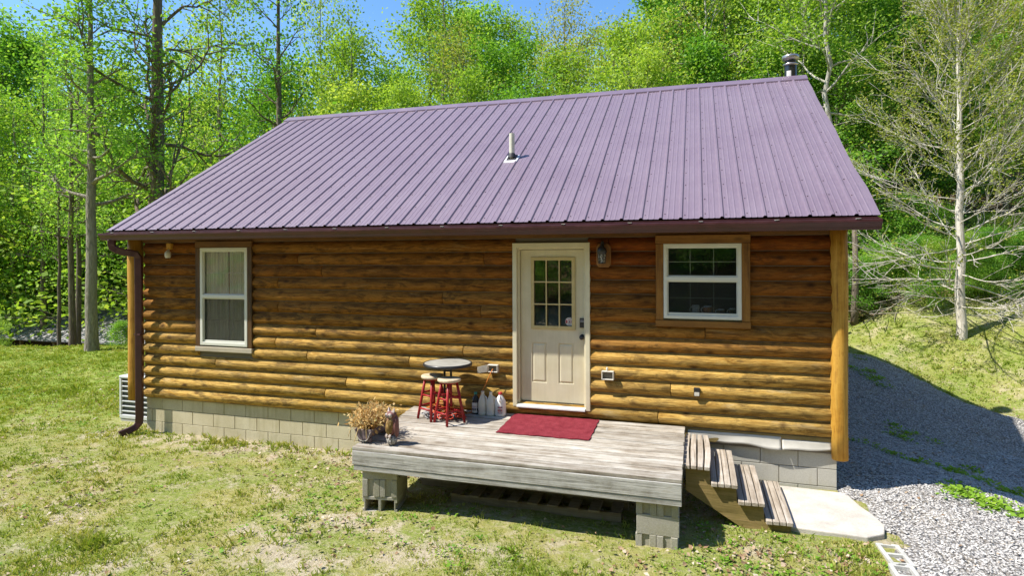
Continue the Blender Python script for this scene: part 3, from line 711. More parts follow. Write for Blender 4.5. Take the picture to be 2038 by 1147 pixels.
def dsolid(i, j, k):
    x = (dxs[i] + dxs[i + 1]) / 2; z = (dzs[k] + dzs[k + 1]) / 2
    if lx0 < x < lx1 and lz0 < z < lz1: return False
    if j == 0 and pz0 < z < pz1 and any(a < x < b for a, b in pn): return False
    return True
db = MB(); db.vox(dxs, [.030, .042, .075], dzs, dsolid)
leaf = db.build('door_leaf', CREAM, door, .003, 1)
rp = MB()
for a, b in pn:
    i_ = .03; rp.hexa([(a + .006, .0415, pz0 + .006), (b - .006, .0415, pz0 + .006), (b - .006, .0415, pz1 - .006), (a + .006, .0415, pz1 - .006)][::-1], [(a + i_, .031, pz0 + i_), (b - i_, .031, pz0 + i_), (b - i_, .031, pz1 - i_), (a + i_, .031, pz1 - i_)][::-1])
rp.build('door_panel', CREAM, leaf, .003)
lf = MB(); e = .028
gxs = [lx0 - .016, lx0 + e]; cwid = (lx1 - lx0 - 2 * e - 2 * .018) / 3
for c in range(3): gxs += [gxs[-1] + cwid] + ([gxs[-1] + cwid + .018] if c < 2 else [])
gxs += [lx1 + .016]
gzs = [lz0 - .016, lz0 + e]; chh = (lz1 - lz0 - 2 * e - 2 * .018) / 3
for c in range(3): gzs += [gzs[-1] + chh] + ([gzs[-1] + chh + .018] if c < 2 else [])
gzs += [lz1 + .016]
lf.vox(gxs, [.012, .0295], gzs, lambda i, j, k: i in (0, 2, 4, 6) or k in (0, 2, 4, 6)); lf.build('door_lite_frame', MUNT, leaf, .003)
gp = MB(); gp.box((lx0 + .002, .048, lz0 + .002), (lx1 - .002, .053, lz1 - .002)); pane = gp.build('door_pane', GLASS, leaf)
th = MB(); th.hexa([(dx0 + .06, -.10, -.03), (dx1 - .06, -.10, -.03), (dx1 - .06, .1, -.03), (dx0 + .06, .1, -.03)], [(dx0 + .06, -.095, -.005), (dx1 - .06, -.095, -.005), (dx1 - .06, .1, .03), (dx0 + .06, .1, .03)]); th.build('threshold', THRESH, door, .003)
kp = MB(); kp.box((.875, .008, 1.015), (.938, .0295, 1.135)); kp.cur = 1
for a in range(3):
    for b in range(2): kp.box((.888 + a * .015, .0055, 1.09 + b * .018), (.896 + a * .015, .0079, 1.098 + b * .018))
kp.build('keypad_lock', [BLACK, JUGW], leaf, .004, 2)
kn = MB(); kn.lathe([(.034, 0), (.034, .008), (.014, .012), (.014, .035), (.026, .045), (.030, .06), (.022, .072), (.006, .075)], (0, 0, 0), 20)
kn.v = [(.905 + a, .0295 - c, .896 + b) for a, b, c in kn.v]; kn.f = [f[::-1] for f in kn.f]; kn.build('door_knob', BLACK, leaf)
stk = MB(); cxs, czs = .735, 1.085
def disc(mb, r0, r1, y, cx_, cz_, n=28, a0=0, a1=2 * PI):
    for k in range(n):
        t0 = a0 + (a1 - a0) * k / n; t1 = a0 + (a1 - a0) * (k + 1) / n
        q = [(cx_ + r * math.cos(t), y, cz_ + r * math.sin(t)) for r, t in ((r0, t0), (r1, t0), (r1, t1), (r0, t1))]
        mb.add(q, [(0, 1, 2, 3)] if r0 > 0 else [(0, 1, 2)])
stk.cur = 0; disc(stk, 0, .054, .0478, cxs, czs); stk.cur = 1; disc(stk, .031, .05, .0474, cxs, czs, 10, -.55, .55); disc(stk, .031, .05, .0474, cxs, czs, 10, PI - .55, PI + .55)
stk.cur = 2
for q in range(6): disc(stk, .036, .047, .0472, cxs, czs, 2, PI / 2 - .62 + q * .22, PI / 2 - .62 + q * .22 + .13)
for q in range(4): disc(stk, .037, .046, .0472, cxs, czs, 2, -PI / 2 - .4 + q * .22, -PI / 2 - .4 + q * .22 + .12)
stk.cur = 1; disc(stk, 0, .026, .0473, cxs, czs); stk.cur = 0; disc(stk, 0, .019, .0471, cxs, czs - .001); stk.cur = 2; disc(stk, 0, .009, .0469, cxs, czs + .004, 12); stk.add([(cxs - .008, .0469, czs - .014), (cxs + .008, .0469, czs - .014), (cxs + .005, .0469, czs + .002), (cxs - .005, .0469, czs + .002)], [(0, 1, 2, 3)])
stk.build('round_sticker', [PAPER, LREDL, LDARK], leaf)
# windows
def window(W, frame, sash_mid, tall, sill_mat):
    x0, x1, z0, z1 = W; fx0, fx1, fz0, fz1 = frame
    wd = bpy.data.objects.new('window', None); col.objects.link(wd); wd.parent = cabin; wd.location = Vector(((x0 + x1) / 2, 0, z0)) - cabin.location
    tr = MB(); tr.piece = .4
    tr.box((x0, -.074, fz1 + .003), (x1, -.004, z1)); tr.build('window_trim', TRIMW if tall else TRIMT, wd, .004)
    for a, b in ((x0 + .004, fx0 - .003), (fx1 + .003, x1 - .004)): tr = MB(); tr.piece = .8 if a < x0 + .1 else .6; tr.box((a, -.070, fz0 - .02), (b, -.004, fz1 + .001)); tr.build('side_trim', TRIMV if tall else TRIMR, wd, .004)
    tr = MB(); tr.piece = .6; tr.box((x0 - .001, -.080, z0), (x1 + .001, -.004, fz0 - .022)); tr.build('window_sill', sill_mat, wd, .005)
    fr_ = MB(); t = .042 if not tall else .05
    zm0, zm1 = sash_mid - .026, sash_mid + .026
    fr_.vox([fx0, fx0 + t, fx1 - t, fx1], [-.072, -.02], [fz0, fz0 + t, zm0, zm1, fz1 - t, fz1], lambda i, j, k: i != 1 or k in (0, 2, 4))
    frame_o = fr_.build('window_frame', VINYL, wd, .006, 2)
    ins = MB(); t2 = .014
    for za, zb in ((fz0 + t, zm0), (zm1, fz1 - t)):
        ins.vox([fx0 + t, fx0 + t + t2, fx1 - t - t2, fx1 - t], [-.052, -.03], [za, za + t2 * (2.2 if za < zm0 else 1), zb - t2, zb], lambda i, j, k: i != 1 or k != 1)
    ins.build('sash', VINYL, wd, .002)
    g_ = MB(); g_.box((fx0 + t + .004, -.030 + .001, zm1 - .004), (fx1 - t - .004, -.0255, fz1 - t + .004)); g_.build('upper_pane', GLASS, wd)
    g_ = MB(); g_.box((fx0 + t + .004, -.0245, fz0 + t - .004), (fx1 - t - .004, -.0215, zm0 + .004)); g_.build('lower_pane', GLASS, wd)
    g_ = MB(); g_.box((fx0 + t + .004, -.0455, fz0 + t - .004), (fx1 - t - .004, -.0445, zm0 + .004)); g_.build('insect_screen', SCREEN, wd)
    gr = MB(); wx = fx1 - fx0 - 2 * t
    for za, zb, rows in ((fz0 + t, zm0, 2), (zm1, fz1 - t, 2)):
        xs = [fx0 + t + .005]
        for c in (1, 2): q = fx0 + t + wx * c / 3; xs += [q - .0045, q + .0045]
        xs.append(fx1 - t - .005); zc = (za + zb) / 2
        gr.vox(xs, [-.0165, -.012], [za + .003, zc - .0045, zc + .0045, zb - .003], lambda i, j, k: i in (1, 3) or k == 1)
    gr.build('window_grid', GRIDM, wd)
    return wd
wl = window(WINL, (-5.066, -4.184, .572, 2.080), 1.33, True, SILLW)
wr = window(WINR, (1.921, 2.810, 1.172, 2.078), 1.655, False, TRIMT)
ct = MB(); ct.smooth = True   # sheer curtains with pleats, hung inside the left window
for (xa, xb) in ((-5.12, -4.63), (-4.62, -4.12)):
    n = 70; vs = []; 
    for i in range(n + 1):
        x = xa + (xb - xa) * i / n
        for z, amp in ((.45, .024), (1.3, .02), (2.15, .012)): vs.append((x, .055 + amp * math.sin(i * .95) + .01 * math.sin(i * .31 + z), z))
    ct.add(vs, [(3 * i + j, 3 * i + 3 + j, 3 * i + 4 + j, 3 * i + 1 + j) for i in range(n) for j in range(2)])
ct.build('curtain', CURT, wl)
sh = MB(); sh.box((1.87, .005, 1.115), (2.86, .16, 1.214)); sh.build('window_ledge', VINYL, wr)
def mug(x, r, h, band, kind, label):
    t = thing('mug', label, 'mug', (x, .07, 1.2145), 'mugs on the window ledge')
    b = MB(); b.lathe([(r * .85, 0), (r, .008), (r, h), (r * .9, h), (r * .88, .02)], (x, .07, 1.2145), 20)
    b.build('cup', [MUGW], t)
    p = MB(); p.lathe([(r * 1.01, h * .22), (r * 1.012, h * .3), (r * 1.012, h * .78), (r * 1.01, h * .84)], (x, .07, 1.2145), 20)
    if band: p.build('printed_band', [band], t)
    hd = MB(); hd.tube([(x - r * .95, .07, 1.2145 + h * .8), (x - r * 1.45, .065, 1.2145 + h * .75), (x - r * 1.6, .06, 1.2145 + h * .5), (x - r * 1.4, .065, 1.2145 + h * .25), (x - r * .95, .07, 1.2145 + h * .2)], .007, 8); hd.build('handle', [MUGW], t)
mug(2.295, .044, .115, None, 0, 'tall plain white mug on the right window ledge, left of the picture mug')
mug(2.43, .046, .11, MUGO, 0, 'white mug with a large orange picture on the right window ledge')
mug(2.585, .04, .075, MUGB, 0, 'short white mug with small brown print on the right window ledge')
mug(2.71, .036, .085, MUGB, 0, 'narrow printed mug at the right end of the right window ledge')
# fixtures on the wall
def outlet(x, z, w_, h_, lid, name, flip=0):
    o = MB(); o.vox([x - w_ / 2, x - w_ / 2 + .012, x + w_ / 2 - .012, x + w_ / 2], [-.115, -.065, -.04], [z - h_ / 2, z - h_ / 2 + .012, z + h_ / 2 - .012, z + h_ / 2], lambda i, j, k: j == 1 or i != 1 or k != 1)
    ob = o.build(name, OUTB, cabin, .004)
    f_ = MB(); f_.box((x - w_ / 2 + .013, -.074, z - h_ / 2 + .013), (x + w_ / 2 - .013, -.0655, z + h_ / 2 - .013)); f_.build('receptacle', LENS, ob, .002)
    if lid:
        l_ = MB(); l_.hexa([(x - w_ / 2 - .004, -.12, z - h_ / 2 + .006), (x - w_ / 2 - .0005, -.12, z - h_ / 2 + .006), (x - w_ / 2 - .12, -.16, z - h_ / 2 - .01), (x - w_ / 2 - .124, -.155, z - h_ / 2 - .01)], [(x - w_ / 2 - .004, -.12, z + h_ / 2), (x - w_ / 2 - .0005, -.12, z + h_ / 2), (x - w_ / 2 - .12, -.16, z + h_ / 2 - .03), (x - w_ / 2 - .124, -.155, z + h_ / 2 - .03)])
        l_.build('flip_cover', OUTB, ob)
    return ob
outlet(-.262, .455, .14, .10, True, 'outlet_box'); ob = outlet(1.245, .445, .15, .11, False, 'outlet_box')
nb = MB(); nb.lathe([(.012, 0), (.016, .02), (.010, .04), (.004, .045)], (1.235, -.08, .502), 12); nb.build('hook', OUTB, ob)
fb_ = MB(); fb_.box((2.268, -.085, .245), (2.338, -.045, .35)); fbo = fb_.build('faucet_box', BLACK, cabin, .004); fb_ = MB(); fb_.box((2.275, -.0855 - .004, .255), (2.331, -.0856, .30)); fb_.build('cover_plate', OUTB, fbo, .002)
lb = MB(); lb.prism([(1.105, 1.83), (1.135, 1.79), (1.255, 1.79), (1.285, 1.83), (1.285, 2.045), (1.255, 2.085), (1.135, 2.085), (1.105, 2.045)], 'y', -.075, -.04)
lan = lb.build('wall_lantern', LWOOD, cabin, .006)
lm = MB(); lm.lathe([(.055, 0), (.058, .02), (.064, .03), (.05, .075), (.022, .105), (.012, .125), (.012, .14)], (1.185, -.155, 1.955), 16); lm.tube([(1.185, -.155, 2.09), (1.188, -.14, 2.115), (1.192, -.11, 2.11), (1.195, -.078, 2.05)], .010, 8); lm.lathe([(.04, 0), (.05, .008)], (1.185, -.155, 1.838), 12)
for a in range(6): lm.tube([(1.185 + .045 * math.cos(a * PI / 3), -.155 + .045 * math.sin(a * PI / 3), 1.842), (1.185 + .054 * math.cos(a * PI / 3), -.155 + .054 * math.sin(a * PI / 3), 1.957)], .004, 6)
lm.build('lantern_cage', BLACK, lan)
lg = MB(); lg.lathe([(.038, 0), (.048, .108)], (1.185, -.155, 1.8465), 16); lg.build('lantern_glass', LANT, lan)
fl_ = MB(); fl_.box((-5.70, -.10, 2.06), (-5.61, -.04, 2.16)); flo = fl_.build('light_block', POSTM, cabin, .006); f2 = MB(); f2.lathe([(.034, 0), (.046, .03), (.046, .085), (.03, .10), (.02, .115)], (-5.645, -.115, 1.925), 16); f2.tube([(-5.645, -.115, 2.035), (-5.645, -.09, 2.06)], .012, 8); f2.build('lamp_head', OUTB, flo)
# crumpled white wrap hanging under the logs at the right
fs_ = MB(); fs_.smooth = True
for (xa, xb, za, zb, amp, n) in ((2.2, 3.235, -.175, -.305, .012, 34), (3.245, 3.765, -.198, -.30, .010, 20)):
    vs = []; M_ = 6
    for i in range(n + 1):
        x = xa + (xb - xa) * i / n
        for j in range(M_):
            t = j / (M_ - 1); sag = (.014 * math.sin(x * 5.3) + .008 * math.sin(x * 13 + 2)) * t
            y = -.014 - .030 * t ** 2.2 * (.5 + .5 * math.sin(x * 4.1 + 1)) - amp * .35 * t * math.sin(x * 11 + 3 * t); vs.append((x, y, za + (zb - za) * t + sag))
    fs_.add(vs, [(i * M_ + j, i * M_ + M_ + j, i * M_ + M_ + j + 1, i * M_ + j + 1)[::-1] for i in range(n) for j in range(M_ - 1)])
fo = fs_.build('loose_house_wrap', FLASH, cabin); sd = fo.modifiers.new('s', 'SOLIDIFY'); sd.thickness = .003
sk = MB(); sk.piece = .2; sk.box((2.0, -.012, -.30), (XR - .03, .029, -.15)); sk.build('sill_board', STRM, cabin, .003)
# roof vent and stove pipe
vz = lambda y: ZE + (y - YE) * PITCH
vp = MB(); vp.tube([(-.455, 1.44, vz(1.44) - .05), (-.455, 1.44, vz(1.44) + .41)], .043, 20, False); vp.tube([(-.455, 1.44, vz(1.44) + .41), (-.455, 1.44, vz(1.44) + .30)], .037, 20); vpo = vp.build('vent_pipe', PVC, cabin)
ad = MB()
for i in range(20):
    t0, t1 = 2 * PI * i / 20, 2 * PI * (i + 1) / 20; z1 = vz(1.44) + .41
    ad.add([(-.455 + r * math.cos(t), 1.44 + r * math.sin(t), z1 + .001) for r, t in ((.037, t0), (.043, t0), (.043, t1), (.037, t1))], [(0, 1, 2, 3)])
ad.build('pipe_rim', PVC, vpo)
def on_roof(mb, xs, ys, h0, h1):
    mb.hexa([(x, y, vz(y) + h0) for x, y in ((xs[0], ys[0]), (xs[1], ys[0]), (xs[1], ys[1]), (xs[0], ys[1]))], [(x, y, vz(y) + h1) for x, y in ((xs[0] + .006, ys[0] + .006), (xs[1] - .006, ys[0] + .006), (xs[1] - .006, ys[1] - .006), (xs[0] + .006, ys[1] - .006))])
bt = MB(); on_roof(bt, (-.565, -.345), (1.335, 1.55), .0, .024); bto = bt.build('pipe_flashing', SEAL, vpo, .003); bt = MB(); on_roof(bt, (-.53, -.38), (1.365, 1.525), .0245, .042); bt.lathe([(.07, 0), (.055, .05), (.046, .07)], (-.455, 1.44, vz(1.44) + .03), 20); bt.build('rubber_boot', RUBBER, bto)
cp = MB(); cx_, cy_, cz_ = 3.965, 4.42, 4.90
cp.lathe([(.109, 0), (.109, .50)], (cx_, cy_, cz_), 28); cpo = cp.build('stove_pipe', GLOSSB, cabin)
cb = MB(); cb.lathe([(.118, .205), (.122, .215), (.122, .235), (.118, .245)], (cx_, cy_, cz_), 28); cb.build('pipe_band', STEEL, cpo); cb = MB(); cb.lathe([(.112, .49), (.132, .50), (.134, .52), (.112, .53)], (cx_, cy_, cz_), 28); cb.build('pipe_collar', STEEL, cpo); cb = MB(); cb.lathe([(.06, .532), (.10, .535), (.10, .588), (.06, .60)], (cx_, cy_, cz_), 28); cb.build('pipe_throat', GLOSSB, cpo); cb = MB()
cb.lathe([(.10, .585), (.146, .605), (.148, .66), (.14, .675), (.06, .70), (.01, .705)], (cx_, cy_, cz_), 28); cb.build('pipe_cap', STEEL, cpo)
cl_ = MB()
for k in range(6):
    t0 = -2.35 + k * .12; t1 = t0 + .12; r = .1105
    cl_.add([(cx_ + r * math.cos(t0), cy_ + r * math.sin(t0), cz_ + .27), (cx_ + r * math.cos(t1), cy_ + r * math.sin(t1), cz_ + .27), (cx_ + r * math.cos(t1), cy_ + r * math.sin(t1), cz_ + .385), (cx_ + r * math.cos(t0), cy_ + r * math.sin(t0), cz_ + .385)], [(0, 1, 2, 3)])
cl_.build('pipe_sticker', PAPER, cpo)

# ------------------------------------------------------------------ deck
deck = thing('wooden_deck', 'low weathered grey plank deck in front of the cream door, resting on concrete block piers', 'deck', (.4, -.9, -.85))
DT0, DT1 = -.128, -.158     # top at the wall and at the front
dtop = lambda y: DT0 + (DT1 - DT0) * (y + .06) / (-1.77 + .06)
XA = lambda y: -1.425 + (.095) * (y + .06) / (-1.71); XB = 2.166
dk = MB(); ys = np.linspace(-.065, -1.79, 13)
for a, b in zip(ys, ys[1:]):
    dk.piece = rr.random(); b2 = b + .013; dz = rr.uniform(-.0025, .0025); ja = rr.uniform(-.008, .008)
    def corners(off_):
        return [(XA(b2) + ja, b2, dtop(b2) + off_ + dz), (XB + ja * .6, b2, dtop(b2) + off_ + dz), (XB + ja * .6, a, dtop(a) + off_ + dz), (XA(a) + ja, a, dtop(a) + off_ + dz)]
    dk.cur = 0; dk.hexa(corners(-.036), corners(0))
    if b > -1.7:
        dk.cur = 1; q0 = dtop(b) - .0035; dk.hexa([(XA(b) + .02, b + .0005, q0 - .03), (XB - .02, b + .0005, q0 - .03), (XB - .02, b + .0125, q0 - .03), (XA(b) + .02, b + .0125, q0 - .03)], [(XA(b) + .02, b + .0005, q0), (XB - .02, b + .0005, q0), (XB - .02, b + .0125, q0), (XA(b) + .02, b + .0125, q0)])
dk.build('deck_boards', [DECKM, SOIL], deck, .004)
fa = MB(); fa.piece = .7; fa.box((XA(-1.77) + .005, -1.785, -.352), (XB - .002, -1.747, -.197)); fa.build('fascia', FASCM, deck, .005)
fa = MB(); fa.piece = .25; fa.box((XA(-1.77) + .02, -1.778, -.412), (XB - .002, -1.735, -.356)); fa.build('lower_fascia', FASCM, deck, .004)
for x in (-1.315, -.78, -.30, .18, .66, 1.14, 1.62): jo = MB(); jo.piece = rr.random(); jo.box((x - .019, -1.74, -.345), (x + .019, -.09, -.200)); jo.build('joist', OLDW, deck, .003)
sr = MB(); sr.piece = .4; sr.box((XB - .036, -1.744, -.35), (XB - .003, -.09, -.196)); sr.build('end_joist', OLDW, deck, .003)
# concrete blocks of the piers
def block_bm(mb, c, rz, kind, M0=None):
    """kind 'face': long face to the front; 'end': grooved end to the front; 'core': laid on its side, cores to the front"""
    T = Matrix.Translation(c) @ Matrix.Rotation(rz, 4, 'Z')
    L, D, H = .394, .194, .19
    xs = [-L / 2, -L / 2 + .018, -L / 2 + .034, -.016, .016, L / 2 - .034, L / 2 - .018, L / 2]; ysb = [-D / 2, -D / 2 + .034, -D / 2 + .062, D / 2 - .062, D / 2 - .034, D / 2]
    def sol(i, j, k):
        if i in (2, 4) and j in (1, 2, 3): return False
        if i in (0, 6) and j == 2: return False
        return True
    if kind == 'end': Mx = T @ Matrix.Rotation(PI / 2, 4, 'Z'); mb.vox(xs, ysb, [0, H], sol, Mx)
    elif kind == 'face': mb.vox(xs, ysb, [0, H], sol, T)
    else: mb.vox(xs, ysb, [-.095, .095], sol, T @ Matrix.Translation((0, 0, D / 2)) @ Matrix.Rotation(PI / 2, 4, 'X'))
def cblock(c, rz, kind, label, group, mat=BLOCKM):
    mb = MB(); block_bm(mb, (0, 0, 0), 0, kind); o = mb.build('concrete_block', mat, None, .004, 2)
    o.location = c; o.rotation_euler = (0, 0, rz); return tag(o, label, 'concrete block', group)
G = 'blocks of the deck piers'
ptop = -.413
a_ = .17; cL = (-1.055, -1.53)
def off_(c, a, dx, dy): return (c[0] + dx * math.cos(a) - dy * math.sin(a), c[1] + dx * math.sin(a) + dy * math.cos(a))
ptop = -.318
cblock((*off_(cL, a_, 0, -.095), ptop - .191), a_, 'face', 'smooth faced front block on top of the left deck pier', G)
cblock((*off_(cL, a_, 0, .101), ptop - .191), a_, 'face', 'rear block on top of the left deck pier behind the smooth faced one', G)
cblock((*off_(cL, a_, -.099, 0), ptop - .382), a_, 'end', 'left block of the grooved middle course in the left deck pier', G)
cblock((*off_(cL, a_, .099, 0), ptop - .382), a_, 'end', 'right block of the grooved middle course in the left deck pier', G)
cblock((*off_(cL, a_, 0, -.095), ptop - .577), a_, 'core', 'bottom block of the left deck pier with two square holes facing the lawn', G)
cblock((*off_(cL, a_, 0, .101), ptop - .577), a_, 'core', 'bottom rear block of the left deck pier behind the one with two holes', G)
cR = (1.935, -1.535); ptop = -.348
cblock((*off_(cR, 0, -.099, 0), ptop - .191), 0, 'end', 'left block of the grooved top course in the right deck pier', G)
cblock((*off_(cR, 0, .099, 0), ptop - .191), 0, 'end', 'right block of the top course in the right deck pier beside the steps', G)
cblock((*off_(cR, .02, .002, -.095), ptop - .382), .02, 'face', 'smooth long middle block of the right deck pier', G)
cblock((*off_(cR, .02, .002, .102), ptop - .382), .02, 'face', 'rear middle block of the right deck pier behind the smooth long one', G)
cblock((*off_(cR, -.03, -.099, 0), ptop - .573), -.03, 'end', 'left grooved bottom block of the right deck pier half sunk in the lawn', G)
cblock((*off_(cR, -.03, .099, 0), ptop - .573), -.03, 'end', 'right grooved bottom block of the right deck pier half sunk in the lawn', G)
# pallet and timbers under the deck
pal = thing('wooden_pallet', 'dark old wooden pallet lying on the ground in the shade under the deck', 'pallet', (.55, -.85, -.84))
for y in (-1.3, -.85, -.4): pm = MB(); pm.piece = rr.random(); pm.box((-.35, y - .02, -.83), (1.55, y + .02, -.74)); pm.build('runner', OLDW, pal, .003)
for i in range(9): pm = MB(); pm.piece = rr.random(); x = -.34 + i * .222; pm.box((x, -1.36, -.737), (x + .115, -.34, -.718)); pm.build('slat', OLDW, pal, .003)
lt = MB(); lt.piece = .9; lt.box((-.85, -1.05, -.80), (1.6, -1.01, -.70), RZ(-.02, (.4, -1, 0))); lo = lt.build('loose_board', OLDW, None, .004); tag(lo, 'long grey board set on edge under the deck behind the left pier', 'board')
lt = MB(); lt.piece = .1; lt.box((-.75, -.28, -.84), (1.9, -.24, -.66)); lo = lt.build('loose_board', OLDW, None, .004); tag(lo, 'wide board set on edge under the deck close to the foundation', 'board')
# ------------------------------------------------------------------ steps, slab, curb
st_ = thing('wooden_steps', 'four weathered plank steps leading from the deck down to the concrete slab', 'steps', (2.7, -.7, -.82))
TR = [(2.172, 2.430, -.195), (2.435, 2.69, -.35), (2.69, 2.94, -.505), (2.945, 3.195, -.665)]
for i, (x0, x1, zt) in enumerate(TR):
    tb = MB(); n = 4; w_ = (x1 - x0) / n
    for q in range(n):
        tb.piece = rr.random(); xa = x0 + q * w_ + .003; xb = x0 + (q + 1) * w_ - .003; k1 = rr.uniform(-.01, .01); ye = -1.24 + rr.uniform(-.008, .008); bow = (.014 if i == 0 else .004) * (q - 1.5) / 1.5
        vs = []; m_ = 5
        for j in range(m_):
            t = j / (m_ - 1); y = ye + (1.13) * t; sft = bow * math.sin(PI * t) * (1 if i else 1.2) + k1 * t * .3; sc_ = .86 if (i == 0 and j in (0, 4)) else 1
            cxm = (xa + xb) / 2; hw = (xb - xa) / 2 * sc_
            vs += [(cxm - hw + sft, y, zt - .038), (cxm + hw + sft, y, zt - .038), (cxm + hw + sft, y, zt), (cxm - hw + sft, y, zt)]
        fs = [(0, 1, 2, 3), tuple(4 * m_ - 4 + z for z in (3, 2, 1, 0))]
        for j in range(m_ - 1):
            for e_ in range(4): fs.append((4 * j + e_, 4 * j + 4 + e_, 4 * j + 4 + (e_ + 1) % 4, 4 * j + (e_ + 1) % 4))
        tb.add(vs, fs)
    tb.build('tread', TREADM, st_, .004)
for y0, y1 in ((-1.19, -1.152), (-.28, -.242)):
    sg = MB(); sg.piece = rr.random()
    prof = [(2.19, -.60), (2.19, -.236), (2.425, -.236)]
    for (x0, x1, zt) in TR[1:]: prof += [(x0 - .008 + (.002), zt - .042), (x1 - .015, zt - .042)]
    prof += [(3.17, -.82), (2.78, -.82), (2.19, -.47)]
    prof = [prof[i] for i in range(1, len(prof))]
    sg.prism([(x, z) for x, z in prof], 'y', y0, y1); sg.build('stringer', STRM, st_, .003)
sb = MB(); n = 22; pts = []
ol = [(2.95, -1.12), (3.25, -1.15), (3.60, -1.17), (3.85, -1.18), (4.02, -1.06), (4.07, -.85), (4.02, -.6), (3.96, -.4), (3.93, -.2), (3.9, -.06), (3.5, -.03), (3.1, -.02), (2.9, -.03), (2.85, -.5)]
zt_ = -.735; sb.prism([(x + .008 * math.sin(7 * y), y) for x, y in ol], 'z', -.86, zt_)
slab = sb.build('concrete_slab', SLABM, None, .012, 2); tag(slab, 'pale sandy concrete slab on the ground at the foot of the steps', 'slab')
cblock((4.005, -1.40, -.955), PI / 2 + .06, 'face', 'concrete curb block beside the slab with weeds growing in its holes', 'hollow curb blocks along the gravel', BLOCK2)
cblock((3.99, -1.82, -.945), PI / 2 + .02, 'face', 'nearest hollow concrete curb block with gravel filled holes', 'hollow curb blocks along the gravel', BLOCK2)
fi = MB(); fi.box((3.87, -2.0, -1.0), (4.11, -1.65, -.80)); 
gfill = MB(); gfill.box((3.925, -1.79, -.93), (4.05, -1.655, -.79), RZ(.02, (3.99, -1.82, 0))); gfill.build('gravel_fill', GRAVEL); tag(bpy.data.objects['gravel_fill'], 'grey gravel filling a hole of the nearest curb block', 'gravel', None, 'stuff')
sd2 = MB(); sd2.box((3.94, -1.38, -.95), (4.06, -1.24, -.87), RZ(.06, (4, -1.4, 0))); sd2.box((3.94, -1.56, -.95), (4.06, -1.42, -.87), RZ(.06, (4, -1.4, 0))); sd2.build('soil_fill', SOIL); tag(bpy.data.objects['soil_fill'], 'dark soil inside the holes of the curb block beside the slab', 'soil', None, 'stuff')

# ------------------------------------------------------------------ things on the deck
ZD = lambda y: dtop(y) + .002
mt = MB(); n_ = 26; vs = []
mx0, mx1, my0, my1 = .035, 1.135, -.09, -.895
for j in range(11):
    for i in range(n_ + 1):
        x = mx0 + (mx1 - mx0) * i / n_; y = my0 + (my1 - my0) * j / 10; x += .03 * (j / 10) * .4
        vs.append((x + .006 * math.sin(j * 2.3) * (i in (0, n_)), y + .006 * math.sin(i * 1.7) * (j in (0, 10)), ZD(y) + .006 + .004 * math.sin(i * .6) * math.sin(j * .8) ** 2))
mt.add(vs, [(j * (n_ + 1) + i, (j + 1) * (n_ + 1) + i, (j + 1) * (n_ + 1) + i + 1, j * (n_ + 1) + i + 1) for j in range(10) for i in range(n_)])
mo = mt.build('door_mat', MATM); s_ = mo.modifiers.new('s', 'SOLIDIFY'); s_.thickness = .009; s_.offset = 0; tag(mo, 'large plain red mat on the deck in front of the door', 'mat')
# table
tx, ty = -.765, -.42; tz = ZD(ty) + .0
tab = thing('bistro_table', 'round grey topped table with black rim on a black pedestal behind two red stools', 'table', (tx, ty, tz))
t1 = MB(); t1.lathe([(.02, .672), (.302, .672), (.302, .694), (.28, .697), (.01, .697)], (tx, ty, tz), 48); t1.build('table_top', TABTOP, tab)
t1 = MB(); t1.lathe([(.303, .662), (.314, .664), (.318, .682), (.312, .699), (.302, .701), (.3015, .696), (.3025, .67)], (tx, ty, tz), 48); t1.build('rim', BLACK, tab)
t1 = MB()
for a in (-.045, .045): t1.box((tx + a - .012, ty - .012, tz + .10), (tx + a + .012, ty + .012, tz + .671))
for z in (.15, .35, .58, .63): t1.box((tx - .032, ty - .009, tz + z), (tx + .032, ty + .009, tz + z + .018))
t1.build('pedestal', BLACK, tab, .003)
t1 = MB()
for k in range(4):
    a = PI / 4 + k * PI / 2; t1.tube([(tx, ty, tz + .10), (tx + .10 * math.cos(a), ty + .10 * math.sin(a), tz + .095), (tx + .22 * math.cos(a), ty + .22 * math.sin(a), tz + .045), (tx + .26 * math.cos(a), ty + .26 * math.sin(a), tz + .014)], .014, 8)
t1.build('base', BLACK, tab)
# stools
def make_stool(loc, label):
    t = thing('bar_stool', label, 'stool', (0, 0, 0), 'red stools by the table')
    s = MB(); s.lathe([(.12, .468), (.142, .47), (.147, .478), (.147, .492), (.141, .5), (.10, .503), (.02, .500)], (0, 0, 0), 32); s.build('seat', SEATW, t)
    s = MB(); s.lathe([(.10, .452), (.118, .454), (.118, .469), (.10, .470)], (0, 0, 0), 24); s.build('seat_ring', REDP, t)
    P0 = []; P1 = []
    for k in range(4):
        a = PI / 4 + k * PI / 2; p0 = Vector((.19 * math.cos(a), .19 * math.sin(a), 0)); p1 = Vector((.095 * math.cos(a), .095 * math.sin(a), .456)); P0.append(p0); P1.append(p1)
        s = MB(); s.tube([p0, p0.lerp(p1, .5), p1], [.0165, .018, .0165], 12); s.build('leg', REDP, t)
    for k in range(4):
        z = (.32, .66) if k % 2 else (.26, .60)
        for f_ in z:
            s = MB(); s.tube([P0[k].lerp(P1[k], f_), P0[(k + 1) % 4].lerp(P1[(k + 1) % 4], f_)], .011, 8); s.build('stretcher', REDP, t)
    t.location = loc; return t
s1 = make_stool((-.648, -.65, ZD(-.65)), 'front red wooden stool with worn bare round seat, nearer the deck edge'); s1.rotation_euler.z = -.54; s1.scale.z = 1.1
s2 = copy_tree(s1); s2.location = (-.93, -.525, ZD(-.525)); s2.rotation_euler.z = -.477; s2['label'] = 'left red wooden stool whose bare seat is half shaded by the table top'
